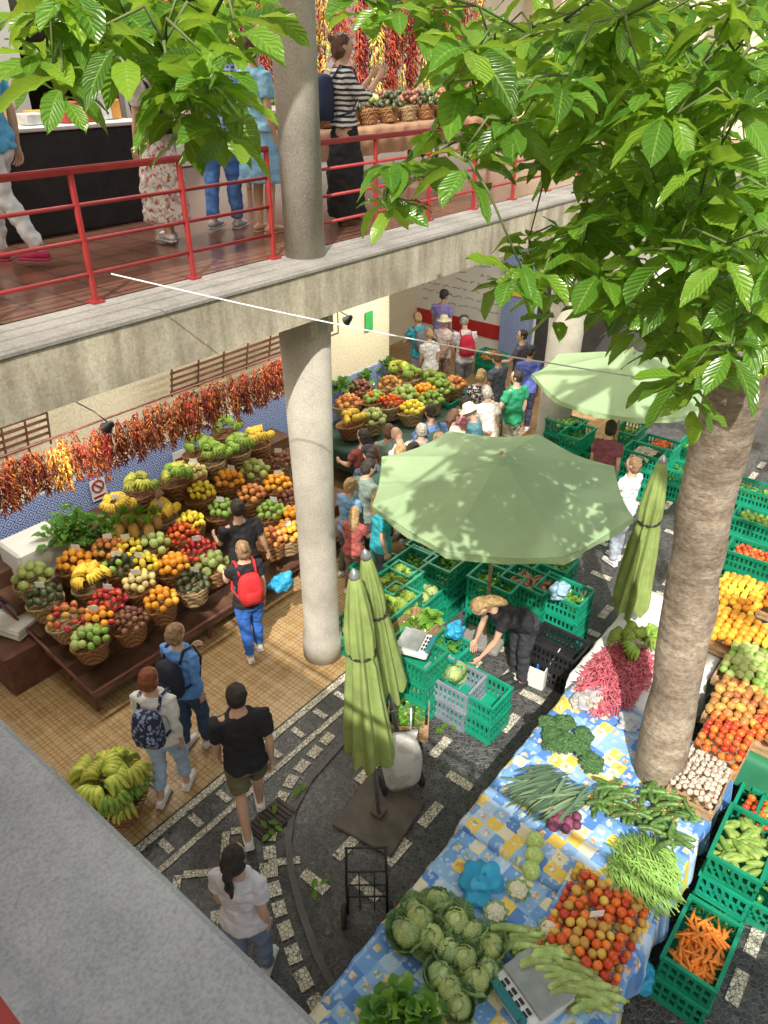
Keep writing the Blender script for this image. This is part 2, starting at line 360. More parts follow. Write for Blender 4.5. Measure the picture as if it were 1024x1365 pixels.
# ------------------------------------------------------------------ people
def cm(c,tag='cloth'):
    k=tag+'_%d_%d_%d'%tuple(int(x*100) for x in c)
    return mat(k,c,.85,.18,10,.25)
HC={'brown':(.13,.065,.035),'dark':(.035,.026,.02),'red':(.24,.065,.025),'blond':(.42,.28,.13),'grey':(.38,.35,.31),'light':(.28,.17,.09)}
def person(loc,h,a,shirt,pants,hair='brown',hs='short',female=False,stride=.0,lean=0,larm=None,rarm=None,
           sleeve=.55,leglen=1.0,skirt=None,shoes=(.7,.7,.7),label='',hatc=None,headdown=0,skin=None,bag=None,bagc=None,baglab=None,turn=0):
    k=h/1.75; sk=skin or M_skin; phi=math.radians(39+a)-pi/2
    hz=.92; sw=.165 if female else .19
    def Ln(p,l=lean):
        y,z=p[1],p[2]-hz
        if z<=0: return Vector(p)
        return Vector((p[0],y*math.cos(l)+z*math.sin(l),hz+z*math.cos(l)-y*math.sin(l)))
    def torso(g,zs,seg=16):
        rs=[]
        for z,rx,ry,yo in zs:
            rs.append([Ln((math.cos(2*pi*j/seg)*(rx+g),math.sin(2*pi*j/seg)*(ry+g)+yo,z)) for j in range(seg)])
        return rs
    wx=.118 if female else .142; hx=.175 if female else .165
    prof=[(.80,.11,.09,0),(.88,hx,.115,-.012),(.98,hx-.01,.11,-.008),(1.1,wx,.093,0),(1.24,wx+.02,.11,.008),(1.34,sw-.015,.108,0),(1.415,sw-.02,.088,-.01),(1.455,.095,.07,-.014),(1.5,.056,.058,-.008),(1.57,.05,.052,.005)]
    b=B(); b.rings(torso(0,prof))
    hl=lean+headdown
    hb=Ln((0,0,1.53)); tr=Matrix.Rotation(turn,4,'Z')
    HT=Matrix.Translation(hb)@Matrix.Rotation(-hl,4,'X')@tr@Matrix.Translation((0,0,-1.53))
    b.ell((0,.012,1.65),(.076,.095,.105),T=HT); b.ell((0,.035,1.595),(.052,.06,.062),T=HT)
    b.tube([(0,.1,1.655),(0,.122,1.622),(0,.112,1.612)],[.008,.014,.012],6,T=HT)
    for sg in(-1,1): b.ell((sg*.078,0,1.64),(.012,.02,.032),T=HT,seg=8,ring=5)
    legs=[];arms=[]
    for sg in(-1,1):
        st=stride*sg
        an=Vector((sg*.085,st,.085+max(0,-st)*.25)); hp=Vector((sg*.088,0,.88)); kn=(an+hp)/2+Vector((0,.03+abs(st)*.18,.02))
        legs.append((hp,kn,an))
        b.tube([hp,(hp*.55+kn*.45),kn,(kn*.65+an*.35)+Vector((0,-.012,0)),an],[.088,.076,.052,.054,.036],12,rnd=True)
        b.tube([an+Vector((0,-.035,-.03)),an+Vector((0,.06,-.04)),an+Vector((0,.15,-.055))],[.038,.04,.03],10,rnd=True,flat=.75)
        arm=(rarm if sg>0 else larm) or ((sg*.1,-.05-st*.8,-1),(sg*.0,.25-st*.8,-1))
        sh=Ln((sg*(sw-.005),-.01,1.405)); d1=Vector(arm[0]).normalized(); d2=Vector(arm[1]).normalized()
        el=sh+d1*.285; wr=el+d2*.24
        arms.append((sh,el,wr,d2,sg))
        b.tube([Ln((sg*.1,0,1.4)),sh,(sh+el)/2,el,(el*.6+wr*.4),wr],[.055,.052,.043,.036,.038,.024],12,rnd=True)
        b.tube([wr,wr+d2*.045,wr+d2*.085],[.026,.036,.034],10,rnd=True,flat=.5,side=Vector((0,1,0)))
    body=remesh(b,.0135,2); fb=B(); fb.frommesh(body,0); bpy.data.meshes.remove(body)
    for sh,el,wr,d,sg in arms:
        nrm=Vector((-sg,.15,0)); nrm=(nrm-d*nrm.dot(d)); nrm=nrm.normalized() if nrm.length>.1 else Vector((0,0,-1)); sd=d.cross(nrm).normalized()
        if sd.y<0: sd=-sd
        for i,l in enumerate((.06,.075,.08,.072)):
            o=wr+d*.085+sd*(i-1.5)*.0195; d3=(d+sd*(i-1.5)*.08).normalized()
            fb.tube([o-d*.015,o+d3*l*.4,o+d3*l*.75+nrm*l*.22,o+d3*l*.95+nrm*l*.5],[.0095,.009,.0082,.007],6,rnd=True)
        o=wr+d*.025+sd*.022
        fb.tube([o,o+d*.03+sd*.028,o+d*.06+sd*.034+nrm*.012],[.012,.0105,.0085],6,rnd=True)
    for sg in(-1,1): fb.ell((sg*.03,.098,1.652),(.012,.008,.007),1,HT,8,5); fb.tube([(sg*.015,.103,1.672),(sg*.045,.094,1.672)],.004,4,1,HT)
    fb.tube([(-.022,.096,1.585),(0,.102,1.583),(.022,.096,1.585)],[.003,.006,.003],5,2,HT)
    S=Matrix.Scale(k,4)
    for v in fb.v: v*=k
    root=ob('person',None,loc,phi,label=label,cat='person')
    ob('body',fb.mesh('body',[sk,M_eye,M_lip]),parent=root)
    def part(name,bb,vox,m,sm=2,fold=0):
        me=remesh(bb,vox,sm); me.materials.clear(); me.materials.append(m)
        if fold:
            n=len(me.vertices); cs=[0.0]*(3*n); ns=[0.0]*(3*n)
            me.vertices.foreach_get('co',cs); me.vertices.foreach_get('normal',ns)
            for i in range(n):
                x,y,z=cs[3*i:3*i+3]
                f=fold*noise.noise(Vector((x*9+h*7,y*9,z*14)))+fold*.6*noise.noise(Vector((x*22,y*22+h*5,z*26)))+fold*.25
                for q in range(3): cs[3*i+q]+=ns[3*i+q]*f
            me.vertices.foreach_set('co',cs)
        me.transform(S)
        me.polygons.foreach_set('use_smooth',[True]*len(me.polygons)); me.update()
        return ob(name,me,parent=root)
    s=B(); lo=.86 if not skirt else .95
    sp=[(lo,hx+.004,.118,-.01)]+[q for q in prof if lo+.01<q[0]<1.46]+[(1.475,.075,.066,-.012)]
    s.rings(torso(.02,sp))
    for sh,el,wr,d,sg in arms:
        if sleeve<=.55:
            e2=sh+(el-sh)*(sleeve/.8); s.tube([Ln((sg*.1,0,1.395)),sh,e2],[.06,.066,.062],12)
        else:
            e2=el+(wr-el)*((sleeve-.55)/.45)*.95; s.tube([Ln((sg*.1,0,1.395)),sh,(sh+el)/2,el,e2],[.06,.066,.058,.052,.04],12)
    part('shirt',s,.014,shirt,2,.018)
    p=B()
    if skirt:
        zb=.92-.84*skirt if skirt<1 else .1
        rs=[]
        for t in (0,.15,.4,.7,1):
            z=1.02+(zb-1.02)*t; r=.125+.06*min(1,t*3)+.055*t
            rs.append([Vector((math.cos(2*pi*j/24)*(r*(1+.05*t*math.sin(j*2.1))),math.sin(2*pi*j/24)*r*(.85+.05*math.sin(j*1.7)),z)) for j in range(24)])
        p.rings(rs); part('skirt',p,.018,pants,1,.018)
    else:
        p.rings([[Vector((math.cos(2*pi*j/14)*rx,math.sin(2*pi*j/14)*ry-.008,z)) for j in range(14)] for z,rx,ry in((.8,.13,.11),(.88,hx+.012,.125),(1.0,hx+.002,.12))])
        for hp,kn,an in legs:
            if leglen>=.95: pts=[hp,(hp+kn)/2,kn,(kn*.6+an*.4)+Vector((0,-.01,0)),an+Vector((0,0,.02))]; rd=[.098,.09,.07,.068,.056]
            elif leglen>=.6: e=kn+(an-kn)*((leglen-.5)/.5); pts=[hp,(hp+kn)/2,kn,e]; rd=[.098,.09,.07,.066]
            else: e=hp+(kn-hp)*(leglen/.5); pts=[hp,(hp+e)/2,e]; rd=[.1,.095,.088]
            p.tube(pts,rd,12)
        part('trousers' if leglen>.6 else 'shorts',p,.015,pants,2,.016)
    for hp,kn,an in legs:
        q=B()
        q.tube([an+Vector((0,-.05,-.038)),an+Vector((0,.01,-.03)),an+Vector((0,.08,-.045)),an+Vector((0,.165,-.056))],[.04,.046,.044,.033],12,rnd=True,flat=.8)
        q.box(an+Vector((0,.055,-.075)),(.085,.27,.022),bev=.01)
        for v in q.v: v*=k
        ob('shoe',q.mesh('shoe',[cm(shoes,'shoe')]),parent=root)
    hm=mat('hair_'+hair,HC[hair],.5,.45,30,.8)
    if hs!='bald':
        g=B(); g.ell((0,-.012,1.672),(.085,.098,.096),T=HT,amp=.12,fr=4,sd=h*9)
        if hs in('bob','long','pony','bun'): g.ell((0,-.04,1.63),(.088,.078,.11),T=HT,amp=.15,fr=4,sd=h*5)
        else: g.ell((0,-.035,1.64),(.077,.068,.073),T=HT)
        if hs=='long': g.tube([(0,-.06,1.66),(0,-.09,1.55),(0,-.1,1.42),(0,-.09,1.34)],[.085,.085,.075,.04],10,T=HT,flat=.6,side=(1,0,0))
        if hs=='pony': g.tube([(0,-.1,1.68),(0,-.14,1.64),(0,-.13,1.5),(0,-.12,1.36)],[.03,.034,.034,.015],8,T=HT,rnd=True)
        if hs=='bun': g.ell((0,-.11,1.72),(.042,.042,.042),T=HT,amp=.2,fr=5)
        part('hair',g,.012,hm,1,.01)
    if hatc:
        g=B()
        if hs=='hat': g.lathe([(.17,1.675),(.17,1.685),(.098,1.7),(.092,1.75),(.07,1.785),(.01,1.79)],20,T=HT)
        else:
            g.lathe([(.097,1.675),(.1,1.7),(.085,1.75),(.05,1.775),(.01,1.78)],16,T=HT); g.box((0,.12,1.685),(.13,.12,.012),T=HT,bev=.005)
        for v in g.v: v*=k
        ob('hat',g.mesh('hat',[cm(hatc,'hat')]),parent=root)
    if bag:
        q=B(); c=Ln((0,-.2,1.2))
        T0=Matrix.Rotation(-lean,4,'X')
        q.rings([[Vector((math.copysign(abs(math.cos(t))**.6,math.cos(t))*wd,math.copysign(abs(math.sin(t))**.6,math.sin(t))*dp,z)) for t in [2*pi*j/20 for j in range(20)]] for z,wd,dp in((-.2,.1,.05),(-.18,.14,.08),(-.05,.15,.095),(.1,.14,.09),(.18,.11,.07),(.21,.06,.035))])
        q.box((0,-.09,-.07),(.2,.05,.16),bev=.02)
        for v in q.v: v[:]=(T0@(v+v.normalized()*.012*noise.noise(v*12))+c)*k
        br=ob('backpack',None,loc,phi,label=baglab or 'backpack worn on a shopper',cat='backpack')
        ob('bag_body',q.mesh('bag_body',[bagc]),parent=br)
        for sg in(-1,1):
            st=B(); st.tube([Ln((sg*.1,-.13,1.37)),Ln((sg*.105,-.05,1.485)),Ln((sg*.11,.09,1.45)),Ln((sg*.13,.15,1.25)),Ln((sg*.175,.04,1.08)),Ln((sg*.12,-.13,1.04))],.018,6,flat=.5)
            for v in st.v: v*=k
            ob('strap',st.mesh('strap',[bagc]),parent=br)
    return root
def hd(px,py,h,base=0.0):
    v=W(px,py,base+h); v.z=base; return v
K=(.02,.02,.024)
P=person
fwd=lambda z=-.1,x=0:((x,.45,-.8),(x*-.5,1,z))
P(hd(313,915,1.78),1.78,18,cm(K),cm((.16,.15,.08)),'dark','short',stride=.2,leglen=.42,shoes=(.75,.75,.72),label='man walking in black t-shirt and olive shorts')
P(hd(196,893,1.64),1.64,-8,m_pattern('white_knit','stripe',(.78,.78,.76),(.66,.66,.66),22),cm((.38,.5,.68)),'red','bob',True,stride=.13,sleeve=.85,leglen=.85,label='woman in white striped jumper and pale blue jeans',bag=1,bagc=m_pattern('navy_print','mono',(.02,.03,.08),(.3,.35,.5),40),baglab='navy patterned backpack worn over white jumper')
P(hd(232,833,1.63),1.63,-25,cm((.12,.3,.7)),cm((.04,.07,.15)),'light','bob',True,stride=.08,sleeve=.9,label='woman in bright blue shirt and dark jeans',bag=1,bagc=cm((.02,.025,.04)),baglab='dark navy backpack on blue shirt',larm=((-.2,.2,-1),(.3,.9,.1)))
P(hd(322,722,1.63),1.63,25,cm(K),cm((.04,.15,.55)),'light','bun',True,stride=.1,sleeve=.4,label='woman in black top and royal blue trousers',bag=1,bagc=cm((.6,.03,.035)),baglab='bright red leather backpack with flap',larm=fwd(-.3,-.15))
P(hd(315,667,1.77),1.77,30,cm(K),cm((.09,.13,.19)),'dark','short',stride=.05,sleeve=.45,label='man in black t-shirt leaning over the fruit stand',larm=fwd(-.2,-.1),rarm=((.3,.1,-1),(.3,.3,-1)))
P(hd(310,1132,1.62),1.62,-12,cm((.7,.68,.75)),cm((.2,.25,.35)),'dark','pony',True,sleeve=.45,stride=.08,label='young woman with ponytail in white t-shirt')
P(W(690,908),1.68,112,cm(K),cm((.05,.05,.06)),'blond','long',True,lean=.95,headdown=.2,sleeve=.4,shoes=(.03,.03,.03),label='blonde stallholder in black bending over stacked crates',larm=((-.05,.3,-.9),(.1,.6,-.8)),rarm=((.1,.15,-1),(-.1,.35,-.9)))
cr=[(508,652,1.66,-75,(.03,.35,.42),(.08,.09,.12),'light','long',True,'woman in teal top leaning to the stall'),
(470,678,1.3,-30,(.4,.1,.09),(.2,.12,.1),'blond','long',True,'child in red patterned dress'),
(482,617,1.65,-40,(.22,.28,.24),(.1,.1,.12),'dark','bob',True,'woman in grey green top'),
(484,572,1.68,35,(.3,.08,.07),(.08,.08,.1),'dark','long',True,'woman with long dark hair and rust top'),
(516,568,1.62,-20,(.22,.32,.26),(.2,.18,.15),'brown','bob',True,'woman in dull green blouse'),
(540,572,1.72,50,(.8,.8,.78),(.08,.1,.16),'grey','bald',False,'bald man in white t-shirt'),
(562,565,1.66,-10,(.28,.3,.32),(.1,.1,.1),'grey','short',False,'grey haired man in grey t-shirt'),
(577,542,1.77,22,(.12,.2,.4),(.05,.07,.12),'dark','short',False,'man in blue shirt'),
(600,549,1.6,-35,(.08,.08,.1),(.1,.1,.14),'brown','long',True,'woman with brown hair in black blouse'),
(621,528,1.62,-60,(.7,.3,.35),(.1,.1,.1),'dark','bob',True,'woman in pink top'),
(611,574,1.55,30,(.75,.7,.55),(.3,.28,.22),'blond','hat',True,'woman in straw sun hat'),
(655,517,1.66,22,(.8,.74,.68),(.8,.8,.78),'grey','bob',True,'woman in white blouse and white shorts'),
(690,494,1.76,35,(.03,.3,.15),(.35,.33,.27),'dark','short',False,'man in green polo shirt and beige shorts'),
(641,494,1.66,-20,(.4,.4,.38),(.05,.05,.05),'blond','bob',True,'woman in black and white patterned dress'),
(622,423,1.76,170,(.6,.6,.62),(.2,.2,.22),'grey','cap',False,'man with red rucksack and cap'),
(592,422,1.64,150,(.75,.6,.57),(.35,.22,.2),'grey','hat',True,'woman in white sun hat'),
(590,388,1.8,-30,(.28,.25,.6),(.1,.1,.14),'dark','cap',False,'tall man in violet shirt and dark cap'),
(560,418,1.72,20,(.05,.42,.55),(.35,.35,.38),'blond','bob',True,'woman in turquoise shirt and grey shorts'),
(697,440,1.7,60,(.1,.09,.12),(.05,.05,.06),'dark','short',False,'man in dark shirt'),
(708,463,1.66,-10,(.1,.14,.45),(.05,.05,.1),'dark','cap',False,'man in blue patterned shirt'),
(815,565,1.7,-20,(.22,.07,.09),(.06,.07,.1),'dark','bob',True,'woman in maroon sleeveless top'),
(846,610,1.66,30,(.8,.8,.86),(.45,.5,.6),'light','bob',True,'woman in white blouse choosing vegetables'),
(530,594,1.58,-55,(.12,.14,.3),(.1,.1,.1),'blond','bob',True,'woman with blond bob in navy blouse'),
(496,600,1.7,20,(.1,.14,.2),(.1,.1,.1),'dark','cap',False,'man in navy t-shirt'),
(586,577,1.6,30,(.7,.7,.7),(.1,.1,.1),'light','pony',True,'girl in white top with ponytail'),
(668,470,1.7,40,(.08,.1,.14),(.15,.15,.2),'brown','short',False,'man in dark shirt near the crates'),
(575,440,1.6,20,(.75,.72,.7),(.2,.2,.3),'blond','bob',True,'woman in white top near the back wall'),
(735,600,1.6,60,(.25,.12,.09),(.1,.1,.1),'brown','bob',True,'stallholder with brown hair behind root vegetables'),
(463,640,1.5,-40,(.15,.3,.5),(.1,.1,.1),'blond','bob',True,'child in blue t-shirt'),
(640,540,1.7,70,(.1,.25,.3),(.1,.1,.1),'grey','hat',False,'man in teal shirt and straw hat'),
(552,590,1.66,-70,(.6,.55,.2),(.1,.1,.1),'dark','bob',True,'woman in mustard blouse')]
for i,(x,y,h,a,s1,p1,hr,hs,fm_,lb) in enumerate(cr):
    kw={}
    if hs=='hat': kw['hatc']=(.75,.68,.5)
    if hs=='cap': kw['hatc']=(.05,.05,.07)
    if lb.startswith('man with red'): kw.update(bag=1,bagc=cm((.5,.02,.05)),baglab='red rucksack on grey shirt'); a=10
    if i in(7,17,23,6): kw.update(bag=1,bagc=cm([(.03,.03,.04),(.2,.2,.24),(.1,.12,.2),(.05,.1,.07)][i%4]),baglab=['dark small rucksack','grey small rucksack','navy small rucksack','green small rucksack'][i%4]+' worn by a shopper')
    if i%3==0: kw['larm']=fwd(-.2,-.1)
    if i%4==1: kw['rarm']=fwd(-.4,.1)
    if i%5==2: kw['larm']=((-.45,.1,-.8),(.8,.5,.1))
    P(hd(x,y,h),h,a,cm(s1) if i!=13 else m_pattern('mono_print','mono',(.05,.05,.05),(.7,.7,.7),40),cm(p1),hr,hs,fm_,stride=.05+.04*(i%3),leglen=.45 if i in(11,12,17,14) else 1,sleeve=.45,headdown=.15*(i%3),turn=.5*math.sin(i*2.2),lean=.08*(i%3),label=lb,skin=M_skin2 if i%3==1 else None,**kw)
UF=4.63
P(W(30,352,UF),1.75,80,cm((.1,.4,.7)),cm((.7,.72,.76)),'dark','short',stride=.24,sleeve=.5,shoes=(.45,.04,.12),label='person striding in blue shirt and white trousers')
P(W(228,322,UF),1.6,50,cm((.6,.55,.5)),m_pattern('floral_skirt','dots',(.75,.72,.66),(.5,.4,.45),45),'brown','long',True,skirt=.85,sleeve=.5,label='woman in floral midi skirt on the gallery',stride=.1,bag=1,bagc=cm((.02,.02,.03)),baglab='black backpack worn by woman in floral skirt')
P(W(302,306,UF),1.75,-15,m_pattern('blue_plaid','plaid',(.04,.08,.26),(.4,.5,.7),9),cm((.08,.2,.5)),'dark','short',sleeve=.5,shoes=(.4,.4,.42),stride=.1,label='man in blue plaid shirt and jeans')
P(W(355,310,UF),1.66,-40,cm((.3,.6,.82)),cm((.25,.5,.75)),'brown','bob',True,skirt=.5,sleeve=.5,shoes=(.5,.3,.2),label='woman in pale blue dress')
P(W(462,298,UF),1.66,-75,m_pattern('zebra_print','stripe',(.03,.03,.035),(.7,.7,.68),7),cm((.02,.02,.022)),'brown','bun',True,skirt=.98,sleeve=.7,shoes=(.2,.13,.08),label='woman in zebra print blouse taking a photo',larm=((-.1,.6,-.7),(.1,.6,.75)),rarm=((.1,.6,-.7),(-.15,.6,.75)),bag=1,bagc=cm((.03,.04,.09)),baglab='navy rucksack on zebra print blouse')
# ------------------------------------------------------------------ ground & paving
sheet('ground',[(-40,-40),(60,-40),(60,60),(-40,60)],-.004,M_ground)
sheet('tiled_floor',[(-8,4.36),(18,4.36),(18,14),(-8,14)],.004,M_tan)
def strip(b,pts,w,z=.006):
    for i in range(len(pts)-1):
        a=Vector((*pts[i],z));c=Vector((*pts[i+1],z)); d=(c-a).normalized(); n=Vector((-d.y,d.x,0))*w/2
        b.add([a-n,c-n,c+n,a+n],[(0,1,2,3)])
b=B()
strip(b,[(-2,4.3),(12,4.3)],.08); strip(b,[(-2,3.98),(12,3.98)],.06)
for i in range(20):
    x=.6+i*.34
    strip(b,[(x,4.05),(x,4.22)],.07)
for i in range(4):
    x=.75+i*.55
    d=.2
    for q in(0,1):
        strip(b,[(x-d,3.62-q*.5),(x,3.62+d-q*.5)],.07,.006); strip(b,[(x+.03,3.62+d-.03-q*.5),(x+d+.03,3.59-q*.5)],.07,.0065)
KC=[(12,3.62),(8,3.66),(5,3.68),(3.9,3.68),(3.3,3.62),(2.95,3.5),(2.68,3.3),(2.48,3.05),(2.3,2.75),(2.12,2.4),(1.98,2.0),(1.9,1.5),(1.86,.5),(1.86,-2)]
def offs(pts,o):
    r=[]
    for i,p in enumerate(pts):
        a=Vector(pts[max(i-1,0)]);c=Vector(pts[min(i+1,len(pts)-1)]); d=(c-a).normalized(); r.append((p[0]-d.y*o,p[1]+d.x*o))
    return r
pc=offs(KC,-.17)
for i in range(3,len(pc)-1):
    a=Vector(pc[i]);c=Vector(pc[i+1]); n=max(1,int((c-a).length/.16))
    for j in range(n):
        p=a.lerp(c,(j+.12)/n);q=a.lerp(c,(j+.85)/n); strip(b,[tuple(p),tuple(q)],.11,.007)
rr=random.Random(5)
for i in range(24):
    for j in range(19):
        x=2.3+i*.48+(.24 if j%2 else 0)+rr.uniform(-.03,.03); y=-3.0+j*.39
        if y>3.5 or (x<3.3 and y>2.9) or x<2.3+max(0,(y-2.2)*.4): continue
        if rr.random()<.2: continue
        if (i+j)%3: strip(b,[(x-.15,y),(x+.15,y)],.1)
        else: strip(b,[(x,y-.14),(x,y+.14)],.1)
ob('pavement_mosaic',b.mesh('pavement_mosaic',[M_mos],False),kind='structure')
b=B(); kl=offs(KC,-.03); kr=offs(KC,.03)
b.rings([[Vector((p[0],p[1],0)),Vector((q[0],q[1],0)),Vector((q[0],q[1],.016)),Vector((p[0],p[1],.016))] for p,q in zip(kl,kr)])
ob('kerb',b.mesh('kerb',[M_kerb],False),kind='structure')
b=B(); c=W(362,1093)
b.box((0,0,.012),(.42,.26,.016))
for i in range(9): b.box((-.18+i*.045,0,.025),(.016,.22,.016))
ob('drain_grate',b.mesh('drain_grate',[mat('dark_rusty_iron',(.05,.035,.03),.6,.4,8,.3)],False),c,label='dark rusty metal drain grate in the cobbles',cat='drain')
for x,y in((400,1055),(365,1095),(360,1108),(600,965),(585,975),(420,1180)):
    b=B()
    for i in range(3): b.leaf(Vector((R.uniform(-.05,.05),R.uniform(-.05,.05),.015)),Vector((R.uniform(-1,1),R.uniform(-1,1),.1)),Vector((0,0,1)),.1,.05,.05,tint=.6)
    ob('fallen_leaves',b.mesh('fallen_leaves',[M_leaf]),W(x,y,.02),label='few green leaves fallen on the paving',cat='leaves',kind='stuff')
# ------------------------------------------------------------------ market building
bld=ob('market_building',None,label='two storey market hall with concrete gallery',cat='building')
def bp(name,bb,mats,smooth=False,**k): return ob(name,bb.mesh(name,mats,smooth),parent=bld,**k)
b=B(); b.box((5,4.375,4.41),(26,.05,.42)); bp('fascia',b,[M_fascia])
b=B(); b.box((5,4.6,4.61),(26.0,.53,.045),bev=.012); bp('ledge',b,[M_ledge])
b=B(); b.box((5,9.5,4.41),(26,10.2,.4)); bp('gallery_slab',b,[M_cream])
sheet('gallery_floor',[(-8,4.87),(18,4.87),(18,14),(-8,14)],4.634,M_redfloor)
for x in(-1.8,4.74,11.3):
    b=B(); b.box((x,6.4,4.08),(.3,3.7,.26),bev=.01); bp('ceiling_beam',b,[M_fascia])
b=B(); b.box((3.35,8.4,2.1),(10.3,.2,4.2)); b.box((9.6,8.4,2.1),(1.6,.2,4.2)); b.box((8.65,8.4,3.4),(.3,.2,1.6)); bp('back_wall',b,[M_cream])
b=B(); b.box((3.35,8.285,.74),(10.3,.03,1.48)); b.box((9.6,8.285,.65),(1.6,.03,1.3)); bp('tiled_dado',b,[M_azul])
b=B(); b.box((10.5,9.8,2.1),(.2,2.6,4.2)); b.box((13,11.2,2.1),(5,.2,4.2)); bp('recess_wall',b,[M_cream])
b=B(); b.box((15.1,8,2.1),(.2,6.6,4.2)); bp('end_wall',b,[M_white])
b=B(); b.box((14.985,9.75,.55),(.03,2.6,.34)); bp('red_band',b,[mat('red_band_paint',(.5,.03,.03),.5,.08,3,0)])
b=B(); b.box((14.9,8.15,1.6),(.2,.75,3.2)); bp('tiled_pillar',b,[M_azul])
b=B(); b.box((14.78,8.1,1.75),(.03,.5,.4)); bp('notice_board',b,[mat('yellow_board',(.85,.6,.06),.5,.1,5,0)],label='yellow notice board on blue tiles')
b=B(); b.box((14.985,6.2,1.0),(.03,3.0,2.0)); bp('shop_doorway',b,[mat('dark_doorway',(.06,.06,.065),.5,.3,2,0)])
b=B(); rr=random.Random(3)
for r in range(9):
    y=10.9
    while y>8.8:
        L=rr.uniform(.1,.35)
        if rr.random()<.75:
            pts=[(14.994,y-L*i/6,1.0+r*.2+rr.uniform(-.03,.03)) for i in range(7)]
            b.tube(pts,.008,4)
        y-=L+.08
bp('wall_lettering',b,[mat('pencil_grey',(.25,.25,.27),.6,.1,5,0)],label='faint handwritten lines on white wall')
b=B(); b.box((7.7,8.7,1.6),(1.5,.05,3.2)); bp('doorway_screen',b,[mat('grey_shutter',(.4,.42,.45),.5,.1,5,.05)])
b=B(); b.box((-1,9.4,6.6),(12,.2,3.9)); b.box((13,10.5,6.6),(12,.2,3.9)); bp('upper_back_wall',b,[mat('pale_grey_plaster',(.68,.67,.63),.8,.12,2,.05)])
b=B(); b.box((18.1,9,6.6),(.2,10,3.9)); bp('upper_end_wall',b,[M_cream])
b=B(); b.box((5,11.7,8.75),(26,6,.25)); b.box((5,4.7,8.7),(26,.4,.4)); b.box((-1.5,5.9,8.78),(13,5.6,.2)); bp('roof_and_shade_eave',b,[M_cream])  # unseen roof, cut back for light; left overhang added to shade the gallery
b=B(); b.box((-3.28,-1,4.41),(7.36,10.66,.4)); bp('side_gallery_slab',b,[M_fascia])
b=B(); b.box((.1,-.98,4.63),(.65,10.66,.045),bev=.015); bp('coping',b,[M_ledge2])
b=B(); b.box((-4.9,2,8.7),(4.3,24,.2)); bp('unseen_sun_shade',b,[M_white])  # unseen slab added to keep sun off the coping and near floor
b=B(); b.box((18.2,-2,2.05),(.3,13,4.1)); b.box((18.1,-2,7.2),(.3,13,3.2)); bp('far_wall',b,[M_cream])
b=B(); b.box((17.2,-2,4.4),(2.2,12.6,.42)); bp('far_gallery_slab',b,[M_fascia])
for y in (-6,-3.2,-.4,2.4):
    b=B(); b.box((17.93,y,7.1),(.06,1.5,1.7)); bp('window',b,[mat('dark_glass',(.06,.08,.09),.15,.3,2,0)])
    b=B(); b.box((18.03,y,2.0),(.06,1.6,2.6)); bp('shop_opening',b,[mat('dark_glass',(.06,.08,.09),.15,.3,2,0)])
def column(x,y,z0,z1,r0,r1,lab,bb=True):
    b=B(); pr=[(r0,z0),(r0,z0+(z1-z0)*.5),(r1,z1)]
    if bb: pr=[(r0+.03,z0),(r0+.03,z0+.28),(r0,z0+.3)]+pr[1:]
    b.lathe([(r,z-z0) for r,z in pr],32)
    ob('concrete_column',b.mesh('concrete_column',[M_colm],True),(x,y,z0),label=lab,cat='column',group='gallery columns')
for x,y,q in((-1.8,4.78,1),(4.74,4.78,1),(11.2,5.2,1.4)):
    column(x,y,0,4.2,.205*q,.245*q,'round weathered concrete column beneath the gallery')
for x in(-1.8,4.74,11.3): column(x,4.72,4.63,8.5,.172,.172,'round grey concrete column on the gallery edge',False)
def railing(x0,x1,y,n,lab,along='X',z=UF):
    L=x1-x0; root=ob('metal_railing',None,((x0,y,z) if along=='X' else (y,x0,z)),0 if along=='X' else pi/2,label=lab,cat='railing',group='gallery railings')
    b=B(); b.box((L/2,0,.85),(L,.05,.045),bev=.012); ob('top_rail',b.mesh('top_rail',[M_red],False),parent=root)
    for hh in(.2,.42,.64):
        b=B(); b.tube([(0,0,hh),(L,0,hh)],.014,8); ob('rail_bar',b.mesh('rail_bar',[M_red]),parent=root)
    pb=B(); pb.box((0,0,.42),(.035,.035,.84),bev=.006); pb.box((0,0,.012),(.09,.09,.014)); pm=pb.mesh('rail_post',[M_red],False)
    for i in range(n): ob('rail_post',pm,(L*i/(n-1)*(1-.04/L)+.02,0,0),parent=root)
railing(-1.55,4.5,4.84,8,'red painted metal railing along the gallery edge')
railing(4.97,11.05,4.84,8,'red painted metal railing beyond the concrete column')
railing(11.55,16.5,4.84,6,'red painted metal railing at the far gallery')
railing(-4,5.0-.7,.012,8,'red painted metal railing on granite coping',along='Y',z=4.655)
# ------------------------------------------------------------------ tree with crown
tree=ob('tree',None,(4.95,.95,0),label='tall tree with glossy broad leaves rising among the stalls',cat='tree')
O=Vector((4.95,.95,0))
tp=[W(862,1100,.1),W(880,1020,.9),W(912,840,2.2),W(948,640,3.6),W(1008,430,4.8),Vector((5.4,.95,5.9)),Vector((5.55,.9,7.4))]
b=B()
fine=[]
for i in range(len(tp)-1):
    for t in(0,.2,.4,.6,.8): fine.append(tp[i].lerp(tp[i+1],t))
fine.append(tp[-1]); rd=[.205-.05*i/len(fine)+.006*math.sin(i*1.3) for i in range(len(fine))]
b.tube([p-O for p in fine],rd,28)
for v in b.v:
    v.x+=.035*noise.noise(v*3.5); v.y+=.035*noise.noise(v*3.5+Vector((5,5,5)))
limbs=B()
def inpoly(x,y,pl):
    c=False;j=len(pl)-1
    for i in range(len(pl)):
        if (pl[i][1]>y)!=(pl[j][1]>y) and x<(pl[j][0]-pl[i][0])*(y-pl[i][1])/(pl[j][1]-pl[i][1])+pl[i][0]: c=not c
        j=i
    return c
